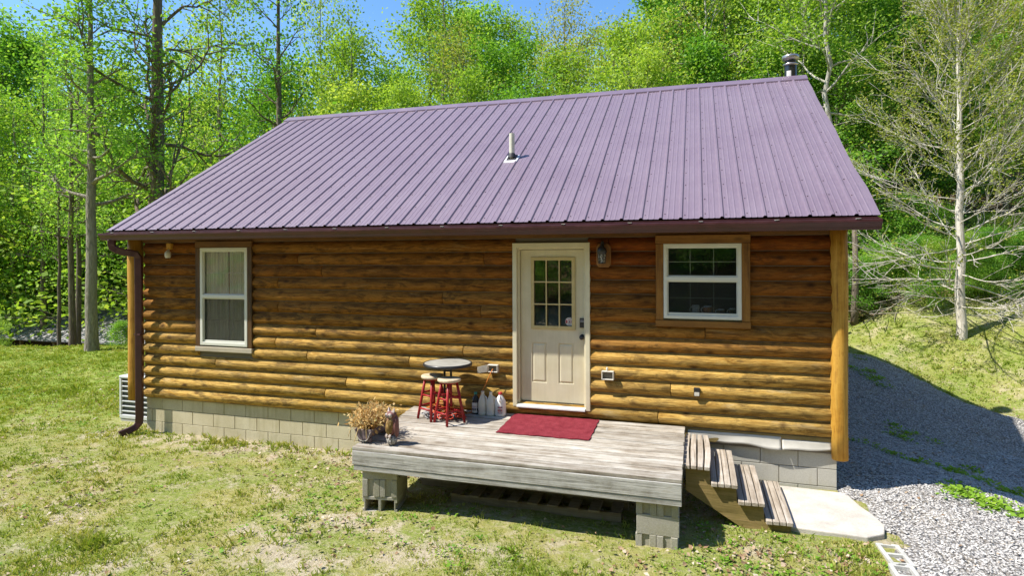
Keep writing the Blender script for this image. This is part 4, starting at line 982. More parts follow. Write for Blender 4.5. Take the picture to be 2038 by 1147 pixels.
# jugs
def bottle(name, label, x, y, prof, mats, sq, cap, labelz=None):
    z = ZD(y); t = thing(name, label, 'bottle', (x, y, z), 'bottles on the deck by the wall')
    b = MB(); b.lathe(prof, (x, y, z), 24, sq); b.build('bottle_body', mats[0], t)
    if cap:
        zc = prof[-1][1]; c = MB(); r = prof[-1][0] * 1.25; c.lathe([(r, -.006), (r, .018), (r * .85, .022)], (x, y, z + zc), 16); c.build('cap', mats[1], t)
    if labelz:
        c = MB(); r, z0, z1, mi_ = labelz
        a0, a1 = -2.4, -.75
        for k in range(8):
            t0 = a0 + (a1 - a0) * k / 8; t1 = a0 + (a1 - a0) * (k + 1) / 8
            R2 = lambda t: r * (1 + sq * (1 / max(abs(math.cos(t)), abs(math.sin(t))) - 1))
            def band(za, zb, m_, e):
                c.cur = m_; c.add([(x + (R2(t0) + e) * math.cos(t0), y + (R2(t0) + e) * math.sin(t0), z + za), (x + (R2(t1) + e) * math.cos(t1), y + (R2(t1) + e) * math.sin(t1), z + za), (x + (R2(t1) + e) * math.cos(t1), y + (R2(t1) + e) * math.sin(t1), z + zb), (x + (R2(t0) + e) * math.cos(t0), y + (R2(t0) + e) * math.sin(t0), z + zb)], [(0, 1, 2, 3)])
            band(z0, z1, 0, .0015)
            if mi_ == 1 and k in (3, 4, 5, 6):
                h_ = (z1 - z0)
                for q in range(4): band(z0 + h_ * (.12 + .22 * q), z0 + h_ * (.22 + .22 * q + (.06 if q % 2 else 0)), 1 if (q + k) % 3 else 2, .0025)
            if mi_ == 2 and k % 3 != 0: band(z0 + .03, z0 + .06, 2, .0025); band(z0 + .08, z0 + .085, 1, .0025)
        c.build('label', [PAPER, LREDL, LDARK], t)
    return t
bottle('dark_bottle', 'dark bottle with a teal cap and white label, leftmost of the bottles by the wall', -.47, -.19, [(.040, 0), (.045, .01), (.045, .16), (.040, .20), (.022, .235), (.018, .25), (.018, .262)], [DARKB, TEAL], .25, True, (.045, .02, .15, 2))
jugp = [(.050, 0), (.056, .008), (.057, .03), (.054, .05), (.057, .08), (.057, .155), (.050, .19), (.034, .235), (.020, .265), (.019, .29), (.021, .292), (.021, .302), (.014, .304)]
j1 = bottle('plastic_jug', 'open translucent white gallon jug standing next to the dark bottle', -.365, -.205, jugp, [JUG], .35, False)
for x, t in ((-.365, j1),):
    hb = MB(); hb.tube([(x + .038, -.225, ZD(-.2) + .245), (x + .058, -.235, ZD(-.2) + .235), (x + .064, -.237, ZD(-.2) + .19), (x + .052, -.232, ZD(-.2) + .15)], .010, 8); hb.build('handle', JUG, t)
j2 = copy_tree(j1); j2.location = (-.252, -.21, ZD(-.21)); j2.rotation_euler.z = .12; j2['label'] = 'open translucent white gallon jug between the other open jug and the red capped one'
jr = bottle('plastic_jug', 'white jug with a red cap and printed label, nearest the door frame', -.128, -.19, [(.060, 0), (.070, .006), (.072, .02), (.072, .15), (.068, .185), (.052, .22), (.032, .25), (.021, .268), (.021, .28)], [JUGW, REDCAP], .1, True, (.072, .03, .135, 1))
hb = MB(); hb.tube([(-.13, -.222, ZD(-.2) + .262), (-.12, -.258, ZD(-.2) + .255), (-.112, -.272, ZD(-.2) + .225), (-.108, -.263, ZD(-.2) + .19)], .010, 8); hb.build('handle', JUGW, jr)
# cords
def wob_curve(pts, n, seed, amp):
    q = random.Random(seed); out = []
    P = [Vector(p) for p in pts]
    for i in range(len(P) - 1):
        p0 = P[max(i - 1, 0)]; p1 = P[i]; p2 = P[i + 1]; p3 = P[min(i + 2, len(P) - 1)]
        for k in range(n):
            t = k / n; out.append(.5 * ((2 * p1) + (p2 - p0) * t + (2 * p0 - 5 * p1 + 4 * p2 - p3) * t * t + (3 * p1 - p0 - 3 * p2 + p3) * t ** 3))
    out.append(P[-1]); return out
cdp = [(-.262, -.075, .452), (-.27, -.135, .42), (-.33, -.16, .28), (-.42, -.17, .10), (-.50, -.19, -.06), (-.54, -.22, ZD(-.2) + .012), (-.62, -.27, ZD(-.2) + .02), (-.72, -.32, ZD(-.3) + .10), (-.80, -.36, ZD(-.3) + .02)]
cb_ = MB(); cb_.tube(wob_curve(cdp, 8, 1, 0), .0065, 8)
q = random.Random(5); loop = []
for i in range(90):
    a = i * .55; r = .14 + .06 * math.sin(i * 1.3) + q.uniform(-.02, .02); loop.append((-.80 + r * math.cos(a) * 1.3, -.40 + r * math.sin(a) * .75, ZD(-.4) + .012 + .0014 * i + q.uniform(0, .03)))
cb_.tube(wob_curve(loop, 3, 2, 0), .0065, 6)
tag(cb_.build('extension_cord', CORDO), 'orange extension cord plugged in by the door and coiled under the round table', 'cord')
for nm, mt_, sd_, lb_, cx0 in (('cord', CORDG, 8, 'grey cord tangled on the deck between the two red stools', -.86), ('cord', CORDR, 9, 'bright red orange cord heaped under the round table', -.76)):
    q = random.Random(sd_); lp = []
    for i in range(60):
        a = i * .6; r = .10 + q.uniform(0, .12); lp.append((cx0 + r * math.cos(a) * 1.25, -.46 + r * math.sin(a) * .7, ZD(-.45) + .012 + q.uniform(0, .07 if sd_ == 9 else .04)))
    c_ = MB(); c_.tube(wob_curve(lp, 3, 3, 0), .007, 6); tag(c_.build(nm, mt_), lb_, 'cord')
# planter
pl = thing('planter', 'brown half round trough planter full of dried straw coloured plants at the deck corner', 'planter', (-1.20, -1.42, ZD(-1.4)))
zp = ZD(-1.45); pm_ = MB(); pm_.smooth = False
prof_o = [(-.138, .15), (-.130, .14), (-.115, .11), (-.092, .065), (-.06, .035), (0, .025), (.06, .035), (.092, .065), (.115, .11), (.130, .14), (.138, .15)]
def trough(mb, s_, ya, yb, c, endz):
    pr2 = [(c + x * s_, zp + z) for x, z in prof_o] + [(c + x * (s_ - .12), zp + z + (.0 if abs(x) > .13 else .012)) for x, z in prof_o[::-1]]
    mb.prism(pr2, 'y', ya, yb)
PX0 = -1.27; trough(pm_, .84, -1.63, -1.20, PX0, 0)
for ya, yb in ((-1.645, -1.6295), (-1.2005, -1.19)): pm_.prism([(PX0 + x * .86, zp + z) for x, z in prof_o], 'y', ya, yb)
pm_.build('trough', PLANTER, pl, .004)
pm_ = MB(); disc_pts = [(PX0 + x * .78, zp + .015 + z * .9) for x, z in prof_o]
for r0, r1 in ((.82, .86),):
    o = [(PX0 + x * r1 * .80, zp + .012 + (z - .02) * r1) for x, z in prof_o]; i_ = [(PX0 + x * r0 * .80, zp + .02 + (z - .02) * r0) for x, z in prof_o]
    pm_.prism(o + i_[::-1], 'y', -1.649, -1.6452)
pm_.build('end_moulding', OUTB, pl)
for y in (-1.60, -1.24):
    for x in (-.055, .055): pm_ = MB(); pm_.box((PX0 + x - .025, y - .02, zp), (PX0 + x + .025, y + .02, zp + .05)); pm_.build('foot', PLANTER, pl, .004)
pm_ = MB(); pm_.box((PX0 - .088, -1.62, zp + .10), (PX0 + .088, -1.21, zp + .125)); pm_.build('soil', SOIL, pl)
# dried plant: stems with ragged leaves
def leaf_quads(P, A, N, Ls, Ws):
    A = A / np.linalg.norm(A, axis=1, keepdims=True); S = np.cross(A, N); S /= np.linalg.norm(S, axis=1, keepdims=True) + 1e-9
    Ls = Ls[:, None]; Ws = Ws[:, None]
    V = np.stack([P, P + A * Ls * .5 + S * Ws * .5, P + A * Ls, P + A * Ls * .5 - S * Ws * .5], 1).reshape(-1, 3)
    return V, np.arange(len(V)).reshape(-1, 4)
def rvec(n, g): v = g.normal(size=(n, 3)); return v / np.linalg.norm(v, axis=1, keepdims=True)
g_ = np.random.default_rng(5); n = 1700
c0 = np.stack([g_.normal(PX0 - .01, .05, n), g_.uniform(-1.62, -1.22, n), np.full(n, zp + .12)], 1)
rad = g_.uniform(0, 1, n) ** .6; dirn = np.stack([g_.normal(0, .5, n), g_.normal(0, .4, n), np.abs(g_.normal(.9, .35, n))], 1); dirn /= np.linalg.norm(dirn, axis=1, keepdims=True)
lump = .75 + .5 * np.array([math.sin(7 * a + 3 * b) * .5 + .5 for a, b in zip(dirn[:, 0], c0[:, 1] * 9)])
P = c0 + dirn * (rad * .225 * lump)[:, None]; A = rvec(n, g_) + dirn * .5 + np.array([0, 0, -.25]); V, F = leaf_quads(P, A, rvec(n, g_), g_.uniform(.03, .075, n), g_.uniform(.012, .034, n))
off = np.array([-1.20, -1.42, ZD(-1.4)])
npmesh('dried_foliage', V - off, F, DRY, pl, np.clip(g_.normal(.55, .25, n) - .2 * (rad < .4), 0, 1))
sm = MB()
for i in range(36):
    a = c0[i]; b = a + np.array([g_.normal(0, .09), g_.normal(0, .06), g_.uniform(.12, .27)]); mid_ = (a + b) / 2 + g_.normal(0, .02, 3); sm.tube([a, mid_, b], [.004, .003, .002], 5)
for p in (((-.06, -1.63, .13), (-.05, -1.66, .17), (-.08, -1.70, .02)), ((.03, -1.6, .13), (.04, -1.65, .2), (.05, -1.66, .05)), ((-.11, -1.55, .14), (-.17, -1.6, .17), (-.2, -1.63, .05))): sm.tube([(PX0 + x, y, zp + z) for x, y, z in p], [.004, .005, .003], 5)
me_ = sm.build('dried_stem', DRY, pl, attrs={'tint': [.7] * len(sm.f)})
# owl statue
ox, oy = -.935, -1.60; oz = ZD(oy)
owl = thing('owl_statue', 'garden owl statue with brown wings and patterned breast on a speckled stone base', 'statue', (ox, oy, oz))
def blob(mb, c, r, n=20, m_=14, f=None):
    vs = []; fs = []
    for j in range(m_ + 1):
        ph = PI * j / m_
        for k in range(n):
            t = 2 * PI * k / n; p = Vector((math.sin(ph) * math.cos(t), math.sin(ph) * math.sin(t), math.cos(ph)))
            q = Vector((p.x * r[0], p.y * r[1], p.z * r[2]))
            if f: q = f(p, q)
            vs.append((c[0] + q.x, c[1] + q.y, c[2] + q.z))
    for j in range(m_):
        for k in range(n): fs.append((j * n + k, (j + 1) * n + k, (j + 1) * n + (k + 1) % n, j * n + (k + 1) % n))
    o = mb.smooth; mb.smooth = True; mb.add(vs, fs); mb.smooth = o
fa_ = Vector((-.35, -.94, 0))   # facing direction of the owl
b = MB(); blob(b, (ox, oy, oz + .055), (.062, .058, .058), 22, 12, lambda p, q: Vector((q.x, q.y, max(-.054, min(.045, q.z + .006 * math.sin(9 * p.x + 5 * p.y)))))); b.build('stone_base', SPECK, owl)
def owl_body(p, q): w_ = 1.0 + .18 * max(0, p.z) - .35 * max(0, -p.z) ** 1.5; return Vector((q.x * w_ + .018 * p.z, q.y * w_, q.z))
b = MB(); blob(b, (ox + .004, oy + .008, oz + .215), (.066, .060, .125), 22, 16, owl_body); body = b.build('owl_body', OWLB, owl)
b = MB(); blob(b, (ox - .012, oy - .022, oz + .205), (.050, .048, .105), 20, 14, owl_body); b.build('breast', OWLBR, body)
b = MB(); blob(b, (ox - .002, oy - .006, oz + .335), (.060, .055, .054), 20, 12, lambda p, q: Vector((q.x, q.y, q.z * (1 if p.z < 0 else .75))))
b.build('head', OWLB, body)
hd_ = Vector((ox - .002, oy - .006, oz + .335)); sd_ = Vector((-.94, .35, 0))
for s_ in (-1, 1):
    b = MB(); e_ = hd_ + sd_ * s_ * .034 + Vector((0, 0, .03)); b.add([tuple(e_ + v_) for v_ in (sd_ * s_ * .022 + fa_ * .01, -sd_ * s_ * .024 + fa_ * .022, -sd_ * s_ * .006 - fa_ * .026, sd_ * s_ * .014 + Vector((0, 0, .052)) - fa_ * .004)], [(0, 1, 3), (1, 2, 3), (2, 0, 3), (2, 1, 0)])
    b.build('ear_tuft', OWLG, body)
for s_ in (-1, 1): b = MB(); c = hd_ + fa_ * .042 + sd_ * s_ * .023 + Vector((0, 0, -.002)); blob(b, tuple(c), (.025, .020, .026), 16, 10); b.build('face_disc', OWLG, body)
for s_ in (-1, 1): b = MB(); c = hd_ + fa_ * .060 + sd_ * s_ * .022; blob(b, tuple(c), (.009, .008, .009), 10, 8); b.build('eye', BLACK, body)
b = MB(); c = hd_ + fa_ * .060 + Vector((0, 0, -.012)); b.add([tuple(c + v_) for v_ in (sd_ * .009, -sd_ * .009, fa_ * .014 + Vector((0, 0, -.02)), Vector((0, 0, .016)))], [(0, 1, 3), (0, 2, 1), (0, 3, 2), (1, 2, 3)]); b.build('beak', RUBBER, body)
for s_ in (-1, 1):
    b = MB(); c = Vector((ox + .004, oy + .012, oz + .20)) + sd_ * s_ * .058; blob(b, tuple(c), (.026, .046, .115), 14, 12, lambda p, q: Vector((q.x, q.y, q.z)) + Vector((0, .02 * max(0, -p.z), 0)))
    b.build('wing', OWLB, body)
for s_ in (-1, 1):
    b = MB()
    for k in (-1, 0, 1): p = Vector((ox, oy, oz + .105)) + fa_ * .045 + sd_ * (s_ * .026 + k * .010); b.tube([p + Vector((0, 0, .02)), p + fa_ * .014, p + fa_ * .012 + Vector((0, 0, -.025))], [.006, .006, .003], 6)
    b.build('talon', OWLG, body)
# air conditioner beside the left gable
ac = thing('air_conditioner', 'square grey outdoor air conditioner with horizontal guard bars beside the left corner of the cabin', 'air conditioner', (-6.85, .75, -.86))
ax0, ax1, ay0, ay1, az0, az1 = -7.22, -6.47, .36, 1.11, -.84, -.10
a = MB(); a.box((ax0 + .03, ay0 + .03, az0 + .07), (ax1 - .03, ay1 - .03, az1 - .05)); a.build('coil', ACD, ac)
a = MB(); a.box((ax0, ay0, az0), (ax1, ay1, az0 + .07)); a.build('base_pan', ACG, ac, .012, 2)
a = MB(); a.box((ax0 - .008, ay0 - .008, az1 - .05), (ax1 + .008, ay1 + .008, az1)); aco = a.build('top_cover', ACG, ac, .02, 3)
a = MB(); a.lathe([(.27, 0), (.27, .012), (.02, .03)], ((ax0 + ax1) / 2, (ay0 + ay1) / 2, az1 + .001), 32); a.build('fan_grille', ACD, aco)
for cx1, cy1 in ((ax0, ay0), (ax1, ay0), (ax0, ay1), (ax1, ay1)): a = MB(); a.box((cx1 - .001 + (.0 if cx1 == ax0 else -.045), cy1 + (-.001 if cy1 == ay0 else -.044), az0 + .072), (cx1 + (.045 if cx1 == ax0 else .001), cy1 + (.044 if cy1 == ay0 else .001), az1 - .052)); a.build('corner_post', ACG, ac, .004)
for k in range(7):
    a = MB(); z = az0 + .07 + (k + .6) * .085
    a.vox([ax0 + .004, ax0 + .020, ax1 - .020, ax1 - .004], [ay0 + .004, ay0 + .020, ay1 - .020, ay1 - .004], [z, z + .020], lambda i, j, k: not (i == 1 and j == 1))
    a.build('guard_bar', ACG, ac, .003)
apad = MB(); apad.box((ax0 + .01, ay0 + .01, -.98), (ax1 - .01, ay1 - .01, -.842)); tag(apad.build('concrete_pad', BLOCK2, None, .01), 'flat concrete pad under the air conditioner', 'pad')

# ------------------------------------------------------------------ trees
class TB:
    def __init__(s, seed): s.g = np.random.default_rng(seed); s.mb = MB(); s.tips = []
    def path(s, p, d, L, n, wob, up):
        pts = [np.array(p, float)]; d = np.array(d, float); d /= np.linalg.norm(d)
        for i in range(n):
            d = d + s.g.normal(0, wob, 3) + np.array([0, 0, up]); d /= np.linalg.norm(d); pts.append(pts[-1] + d * L / n)
        return pts
    def tube(s, pts, r0, r1, n): s.mb.tube([tuple(p) for p in pts], list(np.linspace(r0, r1, len(pts))), n, False)
def at_path(pts, t):
    f = t * (len(pts) - 1); i = min(int(f), len(pts) - 2); return pts[i] * (1 - (f - i)) + pts[i + 1] * (f - i), pts[i + 1] - pts[i]
def gen_tree(seed, H, r0, cb, spread, limbs, subs, lpc, lsize, lmat, bark, shape='dome', lean=0., wob=.05, sparse=0., sig=.34, fork=False, ends=True, limb_r=.42, trunk_n=10, droop=0., crook=.14):
    T = TB(seed); g = T.g
    tr = [np.array([0, 0, -.5])]; n = 14; ang = g.uniform(0, 6.28)
    for i in range(1, n + 1):
        t = i / n; tr.append(np.array([lean * H * t * t * math.cos(ang) + wob * g.normal() * H * .05, lean * H * t * t * math.sin(ang) + wob * g.normal() * H * .05, -.5 + (H * .97 + .5) * t]))
    rad = [r0 * (1.35 if i == 0 else 1) * (1 - .86 * (i / n) ** 1.1) for i in range(n + 1)]
    T.mb.tube([tuple(p) for p in tr], rad, trunk_n, False)
    C = []
    for li in range(limbs):
        t = cb + (1 - cb) * ((li + g.uniform(0, .9)) / limbs) ** 1.0 * .97
        p, _ = at_path(tr, (t * H + .5) / (H + .5)); u = (t - cb) / (1 - cb)
        if shape == 'dome': L = spread * (math.sqrt(max(.05, 1 - (u * 1.02 - .25) ** 2 / .95)))* g.uniform(.7, 1.15) * (1 if u < .8 else .75)
        elif shape == 'col': L = spread * (1 - .6 * u) * g.uniform(.55, 1.15)
        else: L = spread * (1 - .75 * u) * g.uniform(.6, 1.2)
        a = li * 2.4 + g.uniform(-.5, .5); el = .15 + .85 * u + g.uniform(-.2, .25) - droop
        d = np.array([math.cos(a) * math.cos(el), math.sin(a) * math.cos(el), math.sin(el)])
        lp = T.path(p, d, L, 6 if crook < .2 else 9, crook, .05 - droop * .1); rl = max(.012, r0 * limb_r * (1 - .8 * u) * (L / spread) ** .5); T.tube(lp, rl, .008, 6)
        for si in range(subs):
            q, dd = at_path(lp, .25 + .75 * (si + g.uniform(0, .9)) / subs); dd = dd / np.linalg.norm(dd)
            d2 = dd + rvec(1, g)[0] * .85 + np.array([0, 0, .12]); L2 = L * g.uniform(.22, .45) + .2
            sp_ = T.path(q, d2, L2, 3, .2, .03); T.tube(sp_, rl * .35 + .004, .004, 4)
            C += [sp_[-1], sp_[-2], (sp_[-1] + sp_[-3]) / 2]
        C.append(lp[-1])
    C.append(tr[-1])
    C = np.array(C)
    if sparse: C = C[g.uniform(size=len(C)) > sparse]
    n = len(C) * lpc; ci = np.repeat(np.arange(len(C)), lpc)
    P = C[ci] + g.normal(0, 1, (n, 3)) * np.array([sig, sig, sig * .6])
    N = rvec(n, g) * .9 + np.array([-.1, -.1, .75]); N /= np.linalg.norm(N, axis=1, keepdims=True)
    A = np.cross(N, rvec(n, g)); A += 1e-6
    ls = g.uniform(.65, 1.25, n) * lsize
    V, F = leaf_quads(P, A, N, ls, ls * g.uniform(.55, .85, n))
    ct_ = g.uniform(0, 1, len(C)); tint = np.clip(.65 * ct_[ci] + .35 * g.uniform(size=n), 0, 1)
    return T.mb, (V, F, tint)
PROTO = {}
HID = []
def proto(key, name, lmat, bark, **kw):
    mb, (V, F, tint) = gen_tree(lmat=lmat, bark=bark, **kw)
    root = bpy.data.objects.new(name, None); root.location = (0, 0, 0)
    PROTO[key] = (name, mb, V, F, tint, lmat, bark, kw['H'], [None, None])
def plant(key, x, y, H, rz, label, cat, group, z=None, sxy=1.):
    name, mb, V, F, tint, lmat, bark, PH, cache = PROTO[key]
    s = H / PH; t = thing(name, label, cat, (x, y, h1(x, y) if z is None else z), group)
    if cache[0] is None:
        cache[0] = mb.build('trunk', bark); cache[1] = npmesh('crown', V, F, lmat, None, tint)
        a, b = cache
    else:
        a, b = cache[0].copy(), cache[1].copy(); col.objects.link(a); col.objects.link(b)
    a.parent = t; b.parent = t
    t.scale = (s * sxy, s * sxy, s); t.rotation_euler = (0, 0, rz); return t
proto('dense1', 'leafy_tree', LF1, BARKG, seed=11, H=13, r0=.16, cb=.22, spread=2.9, limbs=26, subs=8, lpc=24, lsize=.145, sig=.34)
proto('dense2', 'leafy_tree', LF2, BARKG, seed=12, H=12, r0=.15, cb=.18, spread=2.7, limbs=24, subs=8, lpc=24, lsize=.135, sig=.36)
proto('dense3', 'leafy_tree', LF3, BARKD, seed=13, H=12, r0=.15, cb=.15, spread=2.8, limbs=26, subs=8, lpc=24, lsize=.15, sig=.36)
proto('dense4', 'leafy_tree', LF1, BARKD, seed=14, H=14, r0=.17, cb=.3, spread=3.3, limbs=28, subs=7, lpc=24, lsize=.145, sig=.42, lean=.05)
proto('airy1', 'airy_tree', LF2, BARKG, seed=15, H=13, r0=.12, cb=.25, spread=2.4, limbs=22, subs=7, lpc=11, lsize=.12, sig=.42, shape='col')
proto('airy2', 'airy_tree', LF4, BARKG, seed=16, H=12, r0=.12, cb=.2, spread=2.6, limbs=26, subs=8, lpc=11, lsize=.10, sig=.42)
proto('tall1', 'tall_tree', LF3, BARKD, seed=17, H=18, r0=.18, cb=.30, spread=2.6, limbs=26, subs=6, lpc=13, lsize=.14, sig=.32, shape='col', wob=.03, sparse=.25)
proto('tallA', 'tall_tree', LF1, BARKG, seed=31, H=18, r0=.225, cb=.33, spread=2.6, limbs=30, subs=7, lpc=16, lsize=.14, sig=.3, shape='col', wob=.02, sparse=.1)
proto('tall2', 'tall_tree', LF1, BARKD, seed=18, H=17, r0=.215, cb=.34, spread=2.4, limbs=24, subs=6, lpc=13, lsize=.13, sig=.36, shape='col', wob=.04, sparse=.3)
proto('pale', 'pale_trunk_tree', LF2, BARKW, seed=19, H=15, r0=.14, cb=.42, spread=3.0, limbs=22, subs=7, lpc=18, lsize=.125, sig=.45, wob=.10, lean=.06, limb_r=.38)
proto('shrub1', 'understory_shrub', LF3, BARKD, seed=20, H=4.2, r0=.05, cb=.06, spread=1.9, limbs=22, subs=7, lpc=20, lsize=.115, sig=.27)
proto('shrub2', 'understory_shrub', LF1, BARKD, seed=21, H=4.6, r0=.05, cb=.08, spread=1.8, limbs=20, subs=7, lpc=20, lsize=.11, sig=.28, shape='cone')
proto('shrub3', 'understory_shrub', LF2, BARKG, seed=22, H=4.0, r0=.04, cb=.1, spread=2.0, limbs=18, subs=7, lpc=18, lsize=.10, sig=.3, droop=.2)
def at(u, depth): l = (u - 1019) / FPX * depth; return (CAM[0] + FW[0] * depth + RT[0] * l, CAM[1] + FW[1] * depth + RT[1] * l)
def topH(depth, v, z): return CAM[2] + depth * (509 - v) / FPX - z
gT = random.Random(21)
def put(key, u, depth, vtop, label, cat='tree', group=None, sxy=1., rz=None):
    x, y = at(u, depth); z = h1(x, y)
    return plant(key, x, y, max(1.2, topH(depth, vtop, z)), gT.uniform(0, 6.28) if rz is None else rz, label, cat, group, z - .05, sxy)
# named trees in front of the wood
put('tallA', 182, 18.2, -190, 'tall grey trunked tree at the lawn edge left of the cabin with bare lower trunk', sxy=1.05)
put('tall2', 556, 24, -160, 'tall straight dark trunk with leaf clumps just left of the roof ridge end', sxy=.9)
put('airy1', 440, 26, -60, 'thin grey tree between the twisted tree and the roof ridge', sxy=.8)
put('tall2', 87, 27, 60, 'slim dark tree at the far left edge of the wood', sxy=.7)
put('pale', 1660, 19, -240, 'pale forked sycamore rising beside the right end of the roof', rz=1.2)
put('pale', 1580, 21.5, -230, 'white limbed tree rising directly behind the stove pipe', rz=3.6)
put('pale', 1403, 23, -160, 'slender white trunk behind the right half of the ridge', sxy=.8, rz=5.1)
put('tall2', 1443, 24, -120, 'dark trunk close to the slender white one behind the ridge', sxy=.8)
put('tall1', 1800, 21, -230, 'dark leaning trunk in the wood on the right behind the bare tree', sxy=.9)
put('airy1', 700, 27, 20, 'thin airy tree standing free against the sky above the left part of the ridge', sxy=.8)
put('airy1', 885, 26, -60, 'tall airy light green tree above the middle of the ridge', sxy=.9)
put('airy2', 1125, 27, 15, 'olive budding tree whose thin top stands against the sky', sxy=.9)
put('airy1', 640, 30, -40, 'slim airy tree just right of the straight dark trunk', sxy=.7)
put('airy1', 380, 30, 30, 'slim airy tree between the twisted tree and the thin grey tree', sxy=.9)
G2 = 'thin dark trunks by the shed'
put('tall2', 118, 21.5, 150, 'thin dark sapling left of the tall grey trunk before the shed', group=G2, sxy=.55)
put('tall2', 143, 20.5, 40, 'dark trunk just left of the tall grey trunk at the lawn edge', group=G2, sxy=.8)
put('tall2', 155, 22.5, 120, 'second dark trunk half hidden behind the tall grey trunk', group=G2, sxy=.8)
# the twisted, sparsely leaved oak left of the roof
mb, (V, F, tint) = gen_tree(seed=44, H=17, r0=.31, cb=.20, spread=3.6, limbs=34, subs=8, lpc=12, lsize=.125, lmat=LF1, bark=BARKD, wob=.05, sparse=.4, sig=.26, limb_r=.30, crook=.27)
x, y = at(314, 19.5); tw = thing('twisted_tree', 'dark ridged trunk with crooked spreading limbs and sparse leaves, left of the roof', 'tree', (x, y, h1(x, y)))
a = mb.build('trunk', BARKD); a.parent = tw; b = npmesh('crown', V, F, LF1, tw, tint); tw.rotation_euler.z = .8
# the nearly bare tree on the right bank
def bare_tree(x, y, z):
    T = TB(91); g = T.g; H = 8.6
    tr = [np.array([.02 * math.sin(i * 1.9) - .03 * i / 16, .02 * math.cos(i * 2.3), -.3 + (H + .3) * i / 16]) for i in range(17)]
    T.mb.tube([tuple(p) for p in tr], [.105 * (1.25 if i == 0 else 1) * (1 - .9 * (i / 16)) + .008 for i in range(17)], 10, False)
    B = []; nl = 84
    for li in range(nl):
        t = .06 + .9 * (li + g.uniform()) / nl; p, _ = at_path(tr, (t * H + .3) / (H + .3)); a = li * 2.399 + g.uniform(-.4, .4)
        el = -.05 + 1.05 * t ** 1.1 + g.uniform(-.22, .22) - (.2 if t < .25 else 0); L = (3.4 * (1 - .55 * t) if t > .12 else 2.2) * g.uniform(.6, 1.1)
        d = np.array([math.cos(a) * math.cos(el), math.sin(a) * math.cos(el), math.sin(el)]); lp = T.path(p, d, L, 9, .07, .045); rl = .019 * (1 - .5 * t) * (L / 3) ** .6; T.tube(lp, rl, .006, 5)
        for si in range(12):
            q, dd = at_path(lp, .2 + .8 * (si + g.uniform()) / 12); dd = dd / np.linalg.norm(dd); d2 = dd + rvec(1, g)[0] * .55 + np.array([0, 0, .1]); L2 = g.uniform(.4, 1.1) * (1.1 - .3 * t)
            sp_ = T.path(q, d2, L2, 4, .12, .02); T.tube(sp_, .0062, .0035, 4)
            for k in range(2):
                q2, d3 = at_path(sp_, g.uniform(.3, .9)); tp = T.path(q2, d3 / np.linalg.norm(d3) + rvec(1, g)[0] * .6, g.uniform(.2, .5), 2, .1, 0); T.tube(tp, .0048, .003, 3)
                if t > .38 or g.uniform() < .25: B += [tp[-1], tp[0]]
            if t > .33: B += [sp_[-1], sp_[-2]]
    t_ = thing('bare_tree', 'pale nearly leafless tree with a fan of thin branches on the grassy bank at right', 'tree', (x, y, z))
    o = T.mb.build('trunk', BARKB); o.parent = t_
    B = np.array(B); lp_ = 6; P = np.repeat(B, lp_, 0) + g.normal(0, .07, (len(B) * lp_, 3)); n = len(P); ls = g.uniform(.03, .08, n)
    V, F = leaf_quads(P, rvec(n, g), rvec(n, g), ls, ls * .65); npmesh('crown', V, F, LF4, t_, g.uniform(size=n))
bx, by = at(1912, 14.3); bare_tree(bx, by, h1(bx, by) - .02)
# dead brush at the foot of the bank, behind the right corner post
for i, (u, dp, lb) in enumerate(((1742, 16.0, 'heap of dry brown brushwood behind the right corner of the cabin'), (1800, 16.3, 'tangle of dead twigs at the foot of the bare tree'))):
    x, y = at(u, dp); g = np.random.default_rng(60 + i); b = MB(); z = h1(x, y)
    for k in range(38):
        p = np.array([x + g.normal(0, .6), y + g.normal(0, .5), z + abs(g.normal(0, .16))]); d = np.array([g.normal(), g.normal() * .6, g.normal(0, .22)]); d /= np.linalg.norm(d); L = g.uniform(.4, 1.5)
        b.tube([p, p + d * L * .5 + g.normal(0, .05, 3), p + d * L], [.012, .009, .004], 4)
    tag(b.build('brush_pile', BARKG), lb, 'brush pile')
# short dark stump trunk right of the corner post
x, y = at(1699, 16); sp_ = MB(); z = h1(x, y); sp_.tube([(x, y, z - .2), (x + .02, y, z + .5), (x + .05, y, z + 1.4), (x + .02, y, z + 2.6)], [.11, .085, .075, .06], 10); tag(sp_.build('tree_trunk', BARKD), 'short dark trunk just right of the cabin corner post', 'tree trunk')
# background wood, placed by direction, distance and height of its top
SKY = [(-300, 60), (0, 84), (90, 92), (140, 120), (200, 150), (340, 185), (470, 195), (560, 205), (610, 110), (700, 120), (780, 125), (850, 0), (900, -15), (980, 0), (1040, 55), (1110, 50), (1180, 15), (1230, 35), (1290, -50), (1400, -90), (1550, -140), (2038, -200), (2400, -200)]
sx_, sv_ = zip(*SKY)
def lab(kind, u):
    where = ('left of the cabin beyond the shed' if u < 260 else 'left of the roof' if u < 600 else 'behind the left half of the ridge' if u < 1080 else 'behind the right half of the ridge' if u < 1600 else 'on the wooded slope right of the cabin')
    return kind + ' in the wood ' + where, 'trees in the wood ' + where
KL = {'dense1': 'bright green leafy tree', 'dense2': 'yellow green leafy tree', 'dense3': 'deep green leafy tree', 'dense4': 'broad green leafy tree', 'airy1': 'thin light green tree', 'airy2': 'olive budding tree', 'shrub1': 'deep green shrub', 'shrub2': 'bright green shrub', 'shrub3': 'pale green shrub'}
def fill(us, depth, dv, keys, djit=2., ujit=25, smin=.9):
    for u in us:
        u2 = u + gT.uniform(-ujit, ujit); d = depth + gT.uniform(-djit, djit); key = gT.choice(keys); v = np.interp(u2, sx_, sv_) + dv + gT.uniform(-15, 45)
        lb, gp = lab(KL[key], u2); put(key, u2, d, float(v), lb, 'tree', gp, gT.uniform(.9, 1.2))
